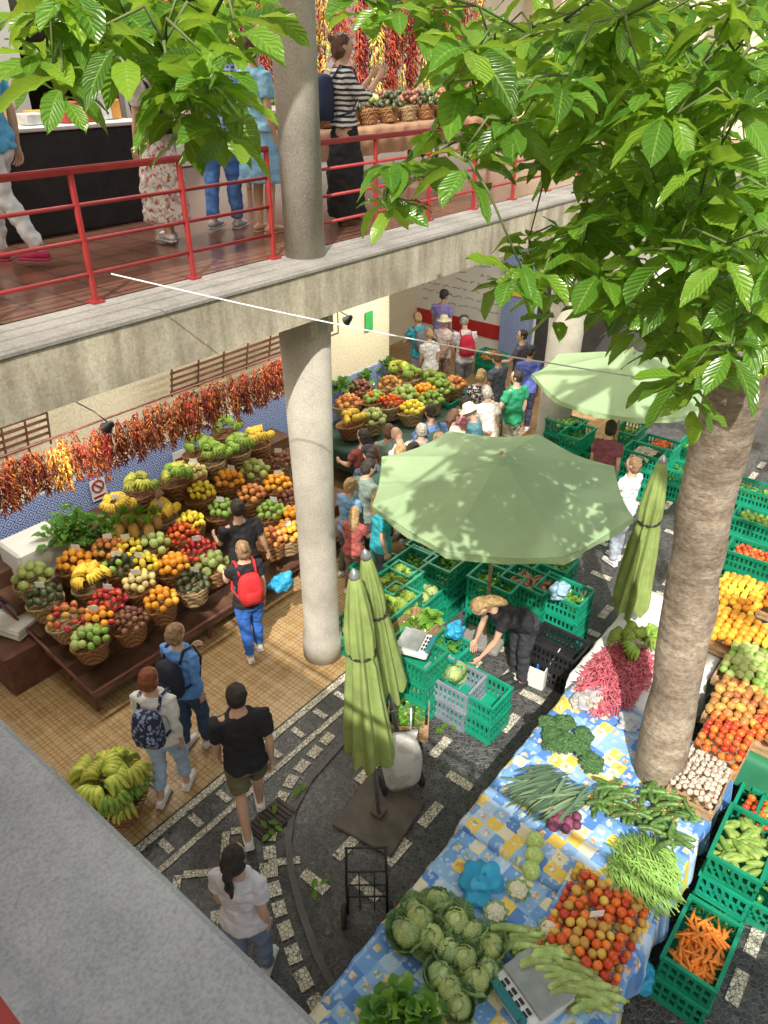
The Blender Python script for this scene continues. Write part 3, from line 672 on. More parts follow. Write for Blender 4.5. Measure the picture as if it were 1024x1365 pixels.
def scatter(poly,n,d0,d1,mind):
    xs=[p[0] for p in poly]; ys=[p[1] for p in poly]; got=[];it=0
    while len(got)<n and it<9000:
        it+=1; x=R.uniform(min(xs),max(xs)); y=R.uniform(min(ys),max(ys))
        if not inpoly(x,y,poly): continue
        p=PD(x,y,R.uniform(d0,d1))
        if all((p-q).length>mind for q in got): got.append(p)
    return got
PA=[(60,-20),(330,-20),(335,20),(300,50),(262,150),(220,160),(190,50),(120,30),(95,120),(60,120),(45,40)]
PB=[(600,150),(600,80),(660,50),(720,30),(860,0),(1050,-20),(1060,470),(980,470),(930,560),(880,500),(840,420),(790,380),(720,395),(660,370),(700,300),(760,300),(760,220),(690,200),(640,195),(590,240),(520,280),(505,250)]
PB2=[(590,-20),(1060,-20),(1060,440),(960,430),(900,460),(820,380),(760,240),(700,140),(630,60)]
ca=scatter(PA,38,1.9,2.6,.09); cb=scatter(PB,135,2.3,3.6,.13); cb2=scatter(PB2,130,3.4,5.8,.22); cc=[PD(480,-12,2.6),PD(500,5,2.5),PD(560,10,2.8),PD(590,-5,2.7)]
up=[]  # extra clusters above the view, added to the crown for shade below
for i in range(55):
    up.append(Vector((R.uniform(1.0,8.0),R.uniform(-3.0,2.0),R.uniform(7.3,9.5))))
crown=B()
def whorl(b,c,n,L0,L1,tm=.5):
    ph=R.uniform(0,2*pi); ax=Vector((R.uniform(-.6,.6),R.uniform(-.6,.6),R.uniform(-.2,1))).normalized(); tw=R.uniform(.04,.13)
    for i in range(n):
        az=ph+i*2.4; el=R.uniform(-.6,.6)
        d=Vector((math.cos(az)*math.cos(el),math.sin(az)*math.cos(el),math.sin(el)))
        nrm=Vector((R.uniform(-.55,.55),R.uniform(-.55,.55),1))
        L=R.uniform(L0,L1)*(.75+.35*R.random())
        p=c-ax*tw*(i/n)+d*.015-O
        b.leaf(p,d,nrm,L,L*R.uniform(.42,.58),R.uniform(.05,.6),tint=min(1,max(0,R.gauss(tm,.3))),wave=.07,pw=R.uniform(.95,1.2),fold=R.uniform(.06,.26))
for c in ca: whorl(crown,c,9,.085,.15,.5)
for c in cb: whorl(crown,c,9,.11,.18,.5)
for c in cc: whorl(crown,c,7,.1,.15,.5)
for c in cb2: whorl(crown,c,11,.13,.2,.72)
for c in up: whorl(crown,c,12,.2,.3,.6)
hubs=[Vector((4.0,1.6,7.3)),Vector((2.6,1.6,7.2)),Vector((1.5,1.5,7.1)),Vector((4.2,.2,7.2)),Vector((6.9,.8,8)),Vector((4.6,2.6,7.4)),Vector((2.6,-.6,7.8))]
tb=tp[-1]
for hpt in hubs:
    m=(tb+hpt)/2+Vector((0,0,.25)); limbs.tube([tb-O,m-O,hpt-O],[.09,.05,.025],10)
nodes=list(hubs); rest=sorted(ca+cb+cb2+cc+up,key=lambda c:min((c-q).length for q in hubs))
for c in rest:
    q=min(nodes,key=lambda n:(n-c).length+.25*max(0,c.z-n.z)); m=(q+c)/2+Vector((R.uniform(-.03,.03),R.uniform(-.03,.03),.05))
    limbs.tube([q-O,m-O,c-O],[.005,.004,.003],5); nodes.append(c)
ob('trunk',b.mesh('trunk',[M_bark]),parent=tree); ob('limbs',limbs.mesh('limbs',[mat('twig_bark',(.13,.17,.06),.8,.3,10,.2)]),parent=tree); ob('crown',crown.mesh('crown',[M_leaf]),parent=tree)
# ------------------------------------------------------------------ umbrellas
def umbrella_open(x,y,r,za,ze,lab,rz=0.2):
    root=ob('market_umbrella',None,(x,y,0),rz,label=lab,cat='umbrella',group='market umbrellas')
    b=B(); n=8; rows=8; vs=[];fs=[];q=6; seg=n*q
    for i in range(rows+1):
        t=i/rows
        for j in range(seg):
            a=2*pi*j/seg; f=(j%q)/q; sag=math.sin(pi*f)*.05*t+.01*noise.noise(Vector((math.cos(a)*4*t,math.sin(a)*4*t,r*3)))
            rad=r*t*(math.cos(pi/n)/math.cos((f-.5)*2*pi/n))*(1-.015*math.sin(pi*f)*t)
            vs.append((rad*math.cos(a),rad*math.sin(a),za-(za-ze)*(t**1.05)-sag))
    for i in range(rows):
        for j in range(seg):
            a=i*seg+j;c=i*seg+(j+1)%seg; fs.append((a,a+seg,c+seg,c))
    b.add(vs,fs)
    o=[(v[0]*1.003,v[1]*1.003,v[2]) for v in vs[-seg:]]; o2=[(v[0]*(1.0+.012*math.sin(i*1.3)),v[1]*(1.0+.012*math.sin(i*1.3)),v[2]-.07-.01*math.sin(i*1.9)) for i,v in enumerate(o)]
    b.add(o+o2,[(j,seg+j,seg+(j+1)%seg,(j+1)%seg) for j in range(seg)])
    ob('canopy',b.mesh('canopy',[M_umb],False),parent=root)
    b=B(); b.lathe([(.16,za-.06),(.15,za-.04),(.04,za+.03),(.005,za+.035)],16)
    ob('top_cap',b.mesh('top_cap',[M_umb]),parent=root)
    b=B(); b.tube([(0,0,0),(0,0,za+.06)],.022,10); ob('pole',b.mesh('pole',[M_wood]),parent=root)
    for j in range(n):
        b=B(); a=2*pi*j/n; b.tube([(0,0,za-.05),(r*.97*math.cos(a),r*.97*math.sin(a),ze-.02)],.01,5); b.tube([(0,0,za-.7),(r*.5*math.cos(a),r*.5*math.sin(a),(za+ze)/2-.03)],.008,5)
        ob('rib',b.mesh('rib',[M_steel]),parent=root)
    b=B(); b.box((0,0,.04),(.5,.5,.08),bev=.02); ob('base',b.mesh('base',[M_ledge],False),parent=root)
umbrella_open(6.16,3.4,1.42,2.52,2.18,'open sage green market umbrella shading the crates')
c=W(842,468,2.55); umbrella_open(c.x,c.y,1.35,2.55,2.12,'open pale green umbrella farther along the market',.5)
def umbrella_closed(base,tip,zb,lab,mt=M_umb2,wd=.2):
    base=Vector(base);tip=Vector(tip); root=ob('closed_umbrella',None,base,label=lab,cat='umbrella',group='folded market umbrellas')
    ax=(tip-base); L=ax.length; q=ax.to_track_quat('Z','Y').to_matrix().to_4x4()
    b=B(); b.tube([(0,0,0),(0,0,L)],.02,10,T=q); ob('pole',b.mesh('pole',[M_steel]),parent=root)
    rs=[];n=96;sd=R.uniform(0,9)
    for t,r in((0,.02),(.01,.05),(.06,.075),(.15,.1),(.25,.12),(.36,.12),(.39,.1),(.43,.12),(.6,.15),(.8,.18),(.95,.195),(1,.19)):
        z=L-.02-(L-.02-zb)*t; rr=r*wd/.2; row=[]
        for j in range(n):
            a=2*pi*j/n; k=min(1,t*2.5)
            f=1+.36*k*math.sin(a*8+sd+t*1.5+.7*math.sin(a*2+t*3))*(.65+.35*math.sin(a*3+sd))+.18*k*noise.noise(Vector((math.cos(a)*3,math.sin(a)*3,t*5+sd)))
            row.append(Vector((math.cos(a)*rr*f,math.sin(a)*rr*f,z+(.05*math.sin(a*8+sd)+.03*math.sin(a*3) if t==1 else 0))))
        rs.append(row)
    b=B(); b.rings(rs,T=q,cap=False); ob('canopy',b.mesh('canopy',[mt]),parent=root)
    b=B(); b.lathe([(.04,L-.05),(.045,L-.01),(.02,L+.03),(.004,L+.05)],12,T=q); ob('finial',b.mesh('finial',[M_steel]),parent=root)
    b=B(); b.tube([Vector((math.cos(2*pi*j/16)*.105,math.sin(2*pi*j/16)*.105,L-(L-zb)*.39)) for j in range(17)],.012,5,T=q); ob('strap',b.mesh('strap',[M_blk]),parent=root)
t=W(472,765,2.84)
umbrella_closed((3.4,2.81,0),(t.x,t.y,2.84),.87,'folded olive green umbrella on a concrete base',wd=.18)
tp2=W(487,738,2.8); lo2=W(518,912,1.15); bs2=tp2+(lo2-tp2)*(2.8/1.65)
umbrella_closed((bs2.x,bs2.y,0),tuple(tp2),1.15,'second folded olive umbrella behind the first',wd=.15)
t=W(884,612,2.75); umbrella_closed((t.x-.12,t.y+.0,0),(t.x,t.y,2.75),.95,'folded pale olive umbrella beside the long table',wd=.175)
b=B(); b.box((0,0,.02),(.64,.64,.035),bev=.01); b.box((0,0,.06),(.12,.12,.05),bev=.01)
ob('umbrella_base_plate',b.mesh('umbrella_base_plate',[mat('rusty_plate',(.1,.085,.07),.6,.3,6,.2)],False),(3.42,2.83,0),.15,label='square rusty plate holding the folded umbrella',cat='umbrella base')
b=B(); a0=W(148,365,UF+.3); a1=W(850,503,4.35)
b.tube([a0.lerp(a1,i/12)-Vector((0,0,.04*math.sin(pi*i/12))) for i in range(13)],.005,5)
ob('cord',b.mesh('cord',[M_white]),label='white cord stretched from the railing to the tree',cat='cord')
# ------------------------------------------------------------------ produce prototypes
F={}
def fm(name,c,rnd=.2,rough=.35,var=.2,scale=14,c2=None,bmp=.08): return mat(name,c,rough,var,scale,bmp,0,rnd,c2=c2)
def sphere(name,m,r=(1,1,1),amp=.06,fr=1.5,stem=True,seg=14,ring=9):
    b=B(); b.ell((0,0,0),r,amp=amp,fr=fr,seg=seg,ring=ring,sd=len(name))
    if stem: b.tube([(0,0,r[2]*.9),(.04,.02,r[2]*1.12)],.06,5,1)
    return b.mesh(name,[m,M_wood])
F['orange']=(sphere('orange',fm('orange_peel',(.9,.36,.03),.12,.4,c2=(.95,.46,.05))),.043)
F['tomato']=(sphere('tomato',fm('tomato_skin',(.68,.07,.025),.3,.2,c2=(.75,.18,.03)),(1,1,.82)),.036)
F['green_tomato']=(sphere('green_tomato',fm('green_tomato_skin',(.45,.45,.09),.3,.25,c2=(.75,.33,.07)),(1,1,.85)),.036)
F['apple']=(sphere('apple',fm('apple_skin',(.55,.07,.05),.3,.3,c2=(.7,.38,.1),scale=3)),.042)
F['lemon']=(sphere('lemon',fm('lemon_skin',(.9,.7,.07),.12,.4),(.85,.85,1.15)),.04)
F['custard_apple']=(sphere('custard_apple',fm('custard_apple_skin',(.36,.48,.14),.2,.6,c2=(.52,.6,.22)),(1,1,1.05),.2,3.5),.05)
F['passion_fruit']=(sphere('passion_fruit',fm('passion_fruit_skin',(.18,.06,.05),.4,.4,c2=(.3,.13,.08))),.034)
F['avocado']=(sphere('avocado',fm('avocado_skin',(.06,.075,.035),.4,.4),(.85,.85,1.25)),.042)
F['mango']=(sphere('mango',fm('mango_skin',(.4,.42,.08),.3,.35,c2=(.7,.2,.07),scale=4),(.9,.8,1.2)),.047)
F['pale_fruit']=(sphere('yellow_tomato',fm('yellow_fruit_skin',(.8,.7,.3),.12,.4),(1,1,.95)),.04)
F['lime']=(sphere('lime',fm('lime_skin',(.18,.4,.06),.25,.35,c2=(.38,.52,.12)),(.9,.9,1.15)),.042)
gb=B(); gb.ell((0,0,0),(1,1,.75),amp=.25,fr=3.5,seg=14,ring=9); gb.tube([(0,0,.6),(.05,0,1.0),(.15,.05,1.5)],[.35,.16,.1],6)
F['garlic']=(gb.mesh('garlic_bulb',[fm('garlic_skin',(.62,.52,.4),.15,.6,c2=(.74,.64,.55),scale=5)]),.025)
F['beetroot']=(sphere('beetroot',fm('beetroot_skin',(.2,.05,.1),.3,.6),(1,1,1),.1),.035)
F['pepper']=(sphere('tree_tomato',fm('tree_tomato_skin',(.55,.05,.045),.3,.25),(.8,.8,1.2)),.036)
NAMES={'pale_fruit':'yellow_tomato','pepper':'tree_tomato'}
LAB={'orange':'ripe orange','tomato':'ripe red tomato','green_tomato':'greenish unripe tomato','apple':'red and yellow apple','lemon':'yellow lemon','custard_apple':'knobbly green custard apple','passion_fruit':'dark passion fruit','avocado':'dark avocado','mango':'green and red mango','pale_fruit':'pale yellow tomato','lime':'green lime','garlic':'white garlic bulb','beetroot':'dark beetroot','pepper':'red tree tomato'}
def put(kind,p,where,s=1,r=None):
    me,rad=F[kind]; n=NAMES.get(kind,kind)
    ob(n,me,p,rot=r or (R.uniform(-1.2,1.2),R.uniform(-1.2,1.2),R.uniform(0,6)),scale=rad*s*R.uniform(.88,1.12),label=LAB[kind]+' '+where,cat=n.replace('_',' '),group=LAB[kind]+'s on sale')
def dome(kinds,c,rad,where,hh=.12,s=1):
    r=F[kinds[0]][1]*s*2.0; n=int(rad/r)+1
    for i in range(-n,n+1):
        for j in range(-n,n+1):
            x=(i+.5*(j%2))*r; y=j*r*.87; d=math.hypot(x,y)
            if d>rad: continue
            put(R.choice(kinds),Vector(c)+Vector((x+R.uniform(-.008,.008),y+R.uniform(-.008,.008),hh*(1-(d/rad)**2)+.02+R.uniform(-.008,.01))),where,s)
def rectpile(kinds,c,w,d,where,hh=.03,s=1,rz=0,skip=0):
    r=F[kinds[0]][1]*s*2.0; nx=int(w/r);ny=int(d/(r*.9)); M0=Matrix.Rotation(rz,4,'Z')
    for i in range(nx):
        for j in range(ny):
            if R.random()<skip: continue
            x=(i+.25+.5*(j%2)-nx/2)*r+R.uniform(-.008,.008); y=(j+.5-ny/2)*r*.9+R.uniform(-.008,.008)
            q=1-(2*abs(x)/w)**2*.5-(2*abs(y)/d)**2*.5
            put(R.choice(kinds),Vector(c)+M0@Vector((x,y,hh*q*2+R.uniform(-.01,.014))),where,s)
def banana_bunch(name,m,n=7):
    b=B(); rr=random.Random(len(name))
    for t in range(2):
        for i in range(n-t):
            a=(i/(n-1-t)-.5)*1.3; d=Vector((math.sin(a),math.cos(a),0)); L=.17*rr.uniform(.9,1.05)
            pts=[];rd=[]
            for k in range(8):
                u=k/7; pts.append(Vector((0,-.08,.02+.045*t))+d*(.015+L*u)+Vector((a*.03,0,.085*math.sin(pi*u*.85)-.03*u-.02*t*u))); rd.append((.008,.014,.0225,.025,.025,.022,.014,.006)[k])
            b.tube(pts,rd,8,0); b.ell(pts[-1],.008,1,seg=6,ring=4)
    b.tube([(0,-.12,.05),(0,-.085,.045),(0,-.06,.04)],[.012,.02,.022],6,1)
    return b.mesh(name,[m,fm('banana_stalk',(.12,.1,.04))])
BY=banana_bunch('banana_bunch',fm('ripe_banana_skin',(.85,.6,.08),.12,.45,scale=30)); BG=banana_bunch('green_banana_bunch',fm('green_banana_skin',(.16,.33,.05),.25,.45,c2=(.38,.5,.08),scale=25)); BM=banana_bunch('half_ripe_banana_bunch',fm('half_ripe_banana_skin',(.28,.44,.06),.25,.45,c2=(.75,.66,.12),scale=14))
def bananas(c,green,n,rad,where,hh=.1,s=.9,me=None,wild=1.2):
    for i in range(n):
        a=i*2.4+R.uniform(-.3,.3); q=rad*math.sqrt((i+.3)/n)*.85
        ob('banana_bunch',(R.choice([me,me,BG]) if me else (BG if green else BY)),Vector(c)+Vector((math.cos(a)*q,math.sin(a)*q,.02+hh*(1-(q/rad)**2))),rot=(-.35*q/rad+R.uniform(-.2,.2)*wild,R.uniform(-.25,.25)*wild,a-pi/2+R.uniform(-1,1)*wild),scale=s*R.uniform(.85,1.1),label=('green' if green else 'ripe yellow')+' banana bunch '+where,cat='bananas',group='banana bunches')
def basket_mesh(name,m):
    b=B(); b.lathe([(.13,0),(.15,.02),(.205,.2),(.22,.215),(.22,.235),(.2,.235),(.195,.2),(.1,.25),(.01,.27)],24)
    for i in range(3): b.tube([Vector((math.cos(2*pi*j/24)*(.155+.022*i),math.sin(2*pi*j/24)*(.155+.022*i),.05+i*.065)) for j in range(25)],.008,5)
    return b.mesh(name,[m])
BK=basket_mesh('wicker_basket',M_wick); BK2=basket_mesh('pale_wicker_basket',M_wick2)
tagm=B(); tagm.box((0,0,.05),(.1,.004,.07)); tagm.tube([(0,0,-.06),(0,0,.03)],.003,4); TAG=tagm.mesh('price_tag',[M_white],False)
def basket(p,kinds,rad=.2,s=1,me=None,tag=False,scale=.95,z0=.25):
    w='heaped in a wicker basket'
    lab={'green_bananas':'green bananas','bananas':'ripe bananas'}.get(kinds[0],LAB.get(kinds[0],'fruit')+'s')
    ob('wicker_basket',me or R.choice([BK,BK,BK2]),p-Vector((0,0,z0)),rot=(-.18,0,R.uniform(0,.4)),scale=scale,label='round wicker basket heaped with '+lab,cat='basket',group='fruit baskets')
    if kinds[0] in('bananas','green_bananas'): bananas(p,kinds[0][0]=='g',6,rad*.85,'in a wicker basket',.13,.85,me=BM if (kinds[0][0]=='g' and R.random()<.25) else None)
    else: dome(kinds,p,rad*.95,w,.15,s)
    if tag: ob('price_tag',TAG,p+Vector((R.uniform(-.05,.05),-.02,.18)),math.radians(-51)+R.uniform(-.3,.3),label='white price card stuck in the fruit',cat='price tag',group='price tags')
# ------------------------------------------------------------------ big fruit stand
st=ob('fruit_stand',None,(2.45,6.0,0),label='stepped wooden fruit stand with brown metal legs',cat='market stall')
b=B()
for i in range(5): b.box((2.4,.22+i*.44,.22+i*.2),(4.8,.44,.06),bev=.01)
for i in range(1,5): b.box((2.4,.02+i*.44,.14+i*.2),(4.8,.03,.18))
ob('stepped_shelf',b.mesh('stepped_shelf',[mat('brown_board',(.14,.07,.04),.6,.3,5,.2)],False),parent=st)
lb=B(); lb.box((0,0,.11),(.04,.04,.22)); lm=lb.mesh('leg',[M_brown],False)
for x in(.05,1.6,3.2,4.75):
    for y in(.05,2.1): ob('leg',lm,(x,y,0),parent=st,scale=(1,1,1 if y<1 else 4.6))
b=B(); b.tube([(0,-.05,.36),(4.8,-.05,.36)],.02,8); b.tube([(0,-.05,.36),(-.05,2.1,.9)],.02,8); ob('front_rail',b.mesh('front_rail',[M_brown]),parent=st)
BL=[(100,752,'orange'),(122,778,'bananas'),(146,735,'apple'),(45,772,'custard_apple'),(62,798,'avocado'),(90,825,'mango pepper'),(130,830,'orange pepper'),(122,853,'lime custard_apple'),(145,803,'pepper'),(174,830,'passion_fruit'),(187,780,'pale_fruit'),(215,803,'orange'),(160,757,'avocado lime'),(205,730,'custard_apple'),(192,757,'lemon'),(232,757,'orange'),(258,780,'avocado'),(243,714,'tomato'),(266,735,'pepper'),(284,755,'custard_apple'),(218,690,'bananas'),(188,655,'green_bananas'),(158,682,'bananas'),(270,660,'lemon'),(306,643,'orange'),(340,630,'custard_apple'),(370,648,'orange'),(335,662,'apple'),(362,685,'lime'),(392,668,'passion_fruit'),(298,682,'lime'),(345,590,'bananas'),(373,617,'passion_fruit'),(285,612,'green_bananas'),(318,600,'green_bananas'),(236,640,'green_bananas'),(258,634,'pale_fruit'),(388,692,'orange'),(385,714,'orange'),(364,720,'apple'),(170,735,'lemon'),(255,700,'lemon'),(300,575,'green_bananas'),(265,600,'green_bananas')]
for i,(x,y,kd) in enumerate(BL):
    basket(WS(x,y+1,.68,.45),kd.split(),.208,1.0,tag=(i%2==0),scale=.96)
pa=B(); pa.ell((0,0,.1),(.06,.06,.1),amp=.08,fr=6)
for i in range(22):
    a=i*2.4; el=.7+i*.035; d=Vector((math.cos(a)*math.cos(el),math.sin(a)*math.cos(el),math.sin(el))); pa.leaf(Vector((0,0,.19)),d,Vector((0,0,1)),.14,.03,.12,1,.7,3)
PAm=pa.mesh('pineapple',[fm('pineapple_skin',(.5,.3,.09),.15,.6,scale=40,bmp=.6),M_veg])
for i in range(6):
    ob('pineapple',PAm,WS(160+i*10,716-(i%2)*12,.78,.45)+Vector((0,0,-.02)),i,scale=1.1,label='pineapple with green spiky leaves on the fruit stand',cat='pineapple',group='pineapples')
def bush(name,c,r,n,L,m,lab,cat,tm=.5,zs=1,grp=None,elr=(.1,1.3)):
    b=B()
    for i in range(n):
        az=R.uniform(0,2*pi); el=R.uniform(*elr); d=Vector((math.cos(az)*math.cos(el),math.sin(az)*math.cos(el),math.sin(el)*zs))
        q=d*R.uniform(.0,r); b.leaf(q,(d+Vector((0,0,.3))),Vector((0,0,1)),L*R.uniform(.7,1.2),L*.6,R.uniform(.2,.8),tint=min(1,max(0,R.gauss(tm,.2))),wave=.12)
    return ob(name,b.mesh(name,[m]),c,label=lab,cat=cat,group=grp)
for (x,y) in((88,712),(112,705),(138,705),(100,695)):
    bush('potted_plant',WS(x,y+12,.62,.45),.28,50,.16,M_veg,'bushy green leafy plant standing among fruit baskets','plant',.4,grp='leafy plants on the stand')
c=W(34,712,1.3)
b=B(); b.box((0,0,.28),(.62,.5,.56),bev=.03); b.box((0,-.255,.3),(.56,.012,.48),bev=.004)
fr=ob('cooler_box',None,(c.x,c.y-.15,.76),0,label='small white cooler box beside the fruit stand',cat='cooler'); ob('cabinet',b.mesh('cabinet',[M_white],False),parent=fr)
b=B(); b.box((.25,-.27,.3),(.02,.02,.2),bev=.005); ob('handle',b.mesh('handle',[M_steel],False),parent=fr)
b=B(); b.box((0,0,.37),(.66,.54,.74),bev=.02); ob('cabinet_stand',b.mesh('cabinet_stand',[M_dkw],False),(c.x,c.y-.15,0),label='brown metal cabinet under the cooler',cat='cabinet')
b=B()
for i in range(5): b.box((R.uniform(-.02,.02),R.uniform(-.02,.02),.02+i*.03),(.4,.5,.028),bev=.006)
ob('folded_sacks',b.mesh('folded_sacks',[M_white],False),W(22,835,.55),.3,label='pile of folded white sacks',cat='sacks')
b=B(); b.box((0,0,.27),(.6,.6,.54),bev=.02); c=W(22,850,.5); ob('low_crate',b.mesh('low_crate',[M_dkw],False),(c.x,c.y,0),0,label='brown low box carrying folded sacks',cat='box')
c=W(148,1048,.38)
ob('wicker_basket',BK,(c.x,c.y,0),0,scale=(1.45,1.45,1.25),label='large brown basket of green bananas on the floor',cat='basket',group='fruit baskets')
bananas(Vector((c.x,c.y,.3)),True,9,.33,'piled in a floor basket',.2,1.15,me=BM,wild=.9)
bananas(Vector((c.x,c.y,.22)),True,9,.33,'piled in a floor basket',.1,1.1,me=BM,wild=.9)
# chili strings
def chili_string(name,cols,L=.5,n=75):
    b=B()
    b.tube([(0,0,0),(0,0,-L)],.006,4,0)
    for i in range(n):
        z=-.03-L*R.random(); az=R.uniform(0,2*pi); el=R.uniform(-1.35,-.5); l=R.uniform(.05,.09); rr=.014+.016*math.sin(pi*min(1,-z/L))
        d=Vector((math.cos(az)*math.cos(el),math.sin(az)*math.cos(el),math.sin(el)))
        o=Vector((math.cos(az)*rr,math.sin(az)*rr,z)); b.tube([o,o+d*l*.5+Vector((0,0,.01)),o+d*l],[.009,.007,.002],5,R.choice(cols))
    return b.mesh(name,[fm('dried_red_chili',(.33,.04,.02),.3,.35),fm('orange_chili',(.5,.15,.035),.25,.35),fm('yellow_chili',(.78,.5,.1),.2,.4),fm('dark_chili',(.17,.045,.03),.3,.4),fm('green_chili',(.3,.42,.08),.2,.4)])
CS=[(chili_string('red_chili_string',[0,0,0,3,1]),'deep red'),(chili_string('orange_chili_string',[1,1,0,3]),'orange'),(chili_string('brown_chili_string',[3,0,1,3]),'brown red'),(chili_string('yellow_chili_string',[2,2,1]),'yellow')]
CS2=[(chili_string('long_red_chili_string',[0,0,3],1.1,130),'long red'),(chili_string('long_yellow_chili_string',[2,4,2],1.0,110),'long yellow green'),(chili_string('long_mixed_chili_string',[0,1,3],1.2,140),'long mixed')]
x=2.0
while x<7.3:
    m,lb=R.choice([CS[0],CS[1],CS[2],CS[2]]) if not(3.05<x<3.25 or 6.4<x<6.7 ) else CS[3]
    ob('chili_string',m,(x,6.9+R.uniform(-.13,.13),2.74+R.uniform(-.05,.03)),R.uniform(0,6),scale=R.uniform(.78,1.0),label=lb+' dried chili string hanging above the fruit',cat='chili string',group='dried chili strings')
    x+=.04
b=B(); b.tube([(1.6,6.9,2.8),(7.5,6.9,2.8)],.012,6); b.tube([(1.6,6.9,2.8),(1.6,6.9,4.2)],.008,5); b.tube([(7.5,6.9,2.8),(7.5,6.9,4.2)],.008,5)
ob('hanging_rail',b.mesh('hanging_rail',[M_brown]),label='thin metal rail holding dried chili strings',cat='rail')
for (x0,x1,y,z0) in((5.3,7.9,7.9,2.35),(2.0,3.6,7.95,2.3)):
    b=B()
    for i in range(8): b.box(((x0+x1)/2,y-.02*i,z0+.09*i),(x1-x0,.02,.03))
    for k in range(7):
        x=x0+(x1-x0)*k/6; b.tube([(x,y-.02,z0-.05),(x,y-.2,z0+.75)],.014,6)
    ob('folding_awning_frame',b.mesh('folding_awning_frame',[M_dkw],False),label='dark wooden lattice shutter hung under the gallery',cat='lattice shutter',group='lattice shutters')
def sign(name,p,w,h,m,lab,extra=None,axis='Y'):
    root=ob(name,None,p,0 if axis=='Y' else -pi/2,label=lab,cat='sign'); b=B(); b.box((0,0,0),(w,.012,h)); ob('panel',b.mesh('panel',[m],False),parent=root)
    if extra:
        b=B(); extra(b); ob('symbol',b.mesh('symbol',[M_red],False),parent=root)
def nos(b):
    b.tube([Vector((math.cos(2*pi*j/24)*.08,-.012,.05+math.sin(2*pi*j/24)*.08)) for j in range(25)],.012,5); b.tube([(-.06,-.012,.11),(.06,-.012,-.01)],.012,5); b.box((0,-.009,-.1),(.18,.006,.03))
def at_wall(px,py,Y=8.25):
    x,y,d=ray(px,py); k=Y/y; return Vector((k*x,Y,H-k*d))
sign('no_smoking_sign',at_wall(131,652),.22,.3,M_white,'white prohibition sign with red circle on blue tiles',nos)
sign('small_notice',at_wall(242,608),.3,.2,M_white,'white notice with red lettering line',lambda b:b.box((0,-.009,-.03),(.24,.006,.05)))
sign('green_safety_sign',at_wall(492,428,8.27),.2,.34,mat('sign_green',(.05,.4,.1),.5,.1,5,0),'small green safety sign on cream wall')
def lamp(p,aim,lab,e):
    root=ob('spot_lamp',None,p,label=lab,cat='lamp',group='spot lamps'); b=B(); q=(Vector(aim)-Vector(p)).to_track_quat('-Z','Y').to_matrix().to_4x4()
    b.lathe([(.02,.08),(.035,.05),(.055,-.03),(.06,-.035),(.05,-.03),(.015,.0)],16,T=q); ob('shade',b.mesh('shade',[M_blk]),parent=root)
    b=B(); b.tube([(0,0,.05),(0,.2,.1),(0,.6,.12)],.007,5); ob('bracket',b.mesh('bracket',[M_blk]),parent=root)
    l=bpy.data.lights.new('lamp_bulb','SPOT'); l.energy=e; l.spot_size=1.5; l.spot_blend=.8; l.color=(1,.85,.62); l.shadow_soft_size=.1
    o=bpy.data.objects.new('lamp_bulb',l); col.objects.link(o); o.parent=root; o.rotation_euler=(Vector(aim)-Vector(p)).to_track_quat('-Z','Y').to_euler(); o.location=(Vector(aim)-Vector(p)).normalized()*.07
lamp((3.4,6.2,3.05),(3.1,7.0,2.3),'small black spot lamp aimed at chili strings',60)
lamp((6.7,6.0,3.35),(6.6,7.1,2.4),'small black spot lamp above the far chili strings',70)
lamp((9.6,7.0,3.1),(9.5,8.2,2.0),'small black spot lamp on the cream pier',70)
fx=B(); fx.box((0,0,0),(1.2,.12,.06),bev=.01); fxm=fx.mesh('housing',[M_white],False)
def added_fill_lamp(x,y,z,e):  # invented fill lamps, out of view, added to brighten the shaded stalls
    root=ob('added_fill_lamp',None,(x,y,z),label='white strip lamp added as fill light for the market stalls',cat='lamp',group='added fill lamps')
    ob('housing',fxm,parent=root)
    l=bpy.data.lights.new('fill_light','AREA'); l.shape='RECTANGLE'; l.size=1.15; l.size_y=.1; l.energy=e; l.color=(1,.95,.86)
    o=bpy.data.objects.new('fill_light',l); col.objects.link(o); o.parent=root; o.location=(0,0,-.035)
for x in(2.2,4.0,6.0): added_fill_lamp(x,6.6,4.05,48)
for x in(8.6,10.4,13.0): added_fill_lamp(x,6.8,4.05,52)
for x in(1.0,3.6,6.8,9.6): added_fill_lamp(x,7.2,8.45,85)
# ------------------------------------------------------------------ crates
def crate_mesh(name,m,l=.6,w=.4,h=.28):
    b=B()
    for sx in(-1,1):
        b.box((sx*(l/2-.01),0,h-.02),(.03,w+.01,.04)); b.box((sx*(l/2-.012),0,.03),(.018,w-.03,.06)); b.box((sx*(l/2-.012),0,h*.5),(.014,w-.03,.025))
        n=7
        for i in range(n): b.box((sx*(l/2-.012),-w/2+.02+(w-.04)*i/(n-1),h/2),(.014,.022,h-.02))
    for sy in(-1,1):
        b.box((0,sy*(w/2-.01),h-.02),(l-.035,.03,.04)); b.box((0,sy*(w/2-.012),.03),(l-.04,.018,.06)); b.box((0,sy*(w/2-.012),h*.5),(l-.04,.014,.025))
        n=11
        for i in range(n): b.box((-l/2+.03+(l-.06)*i/(n-1),sy*(w/2-.012),h/2),(.022,.0145,h-.02))
    b.box((0,0,.008),(l-.04,w-.04,.014)); return b.mesh(name,[m],False)
CG=crate_mesh('green_crate',M_green); CK=crate_mesh('grey_crate',M_greyc); CD=crate_mesh('black_crate',M_blk)
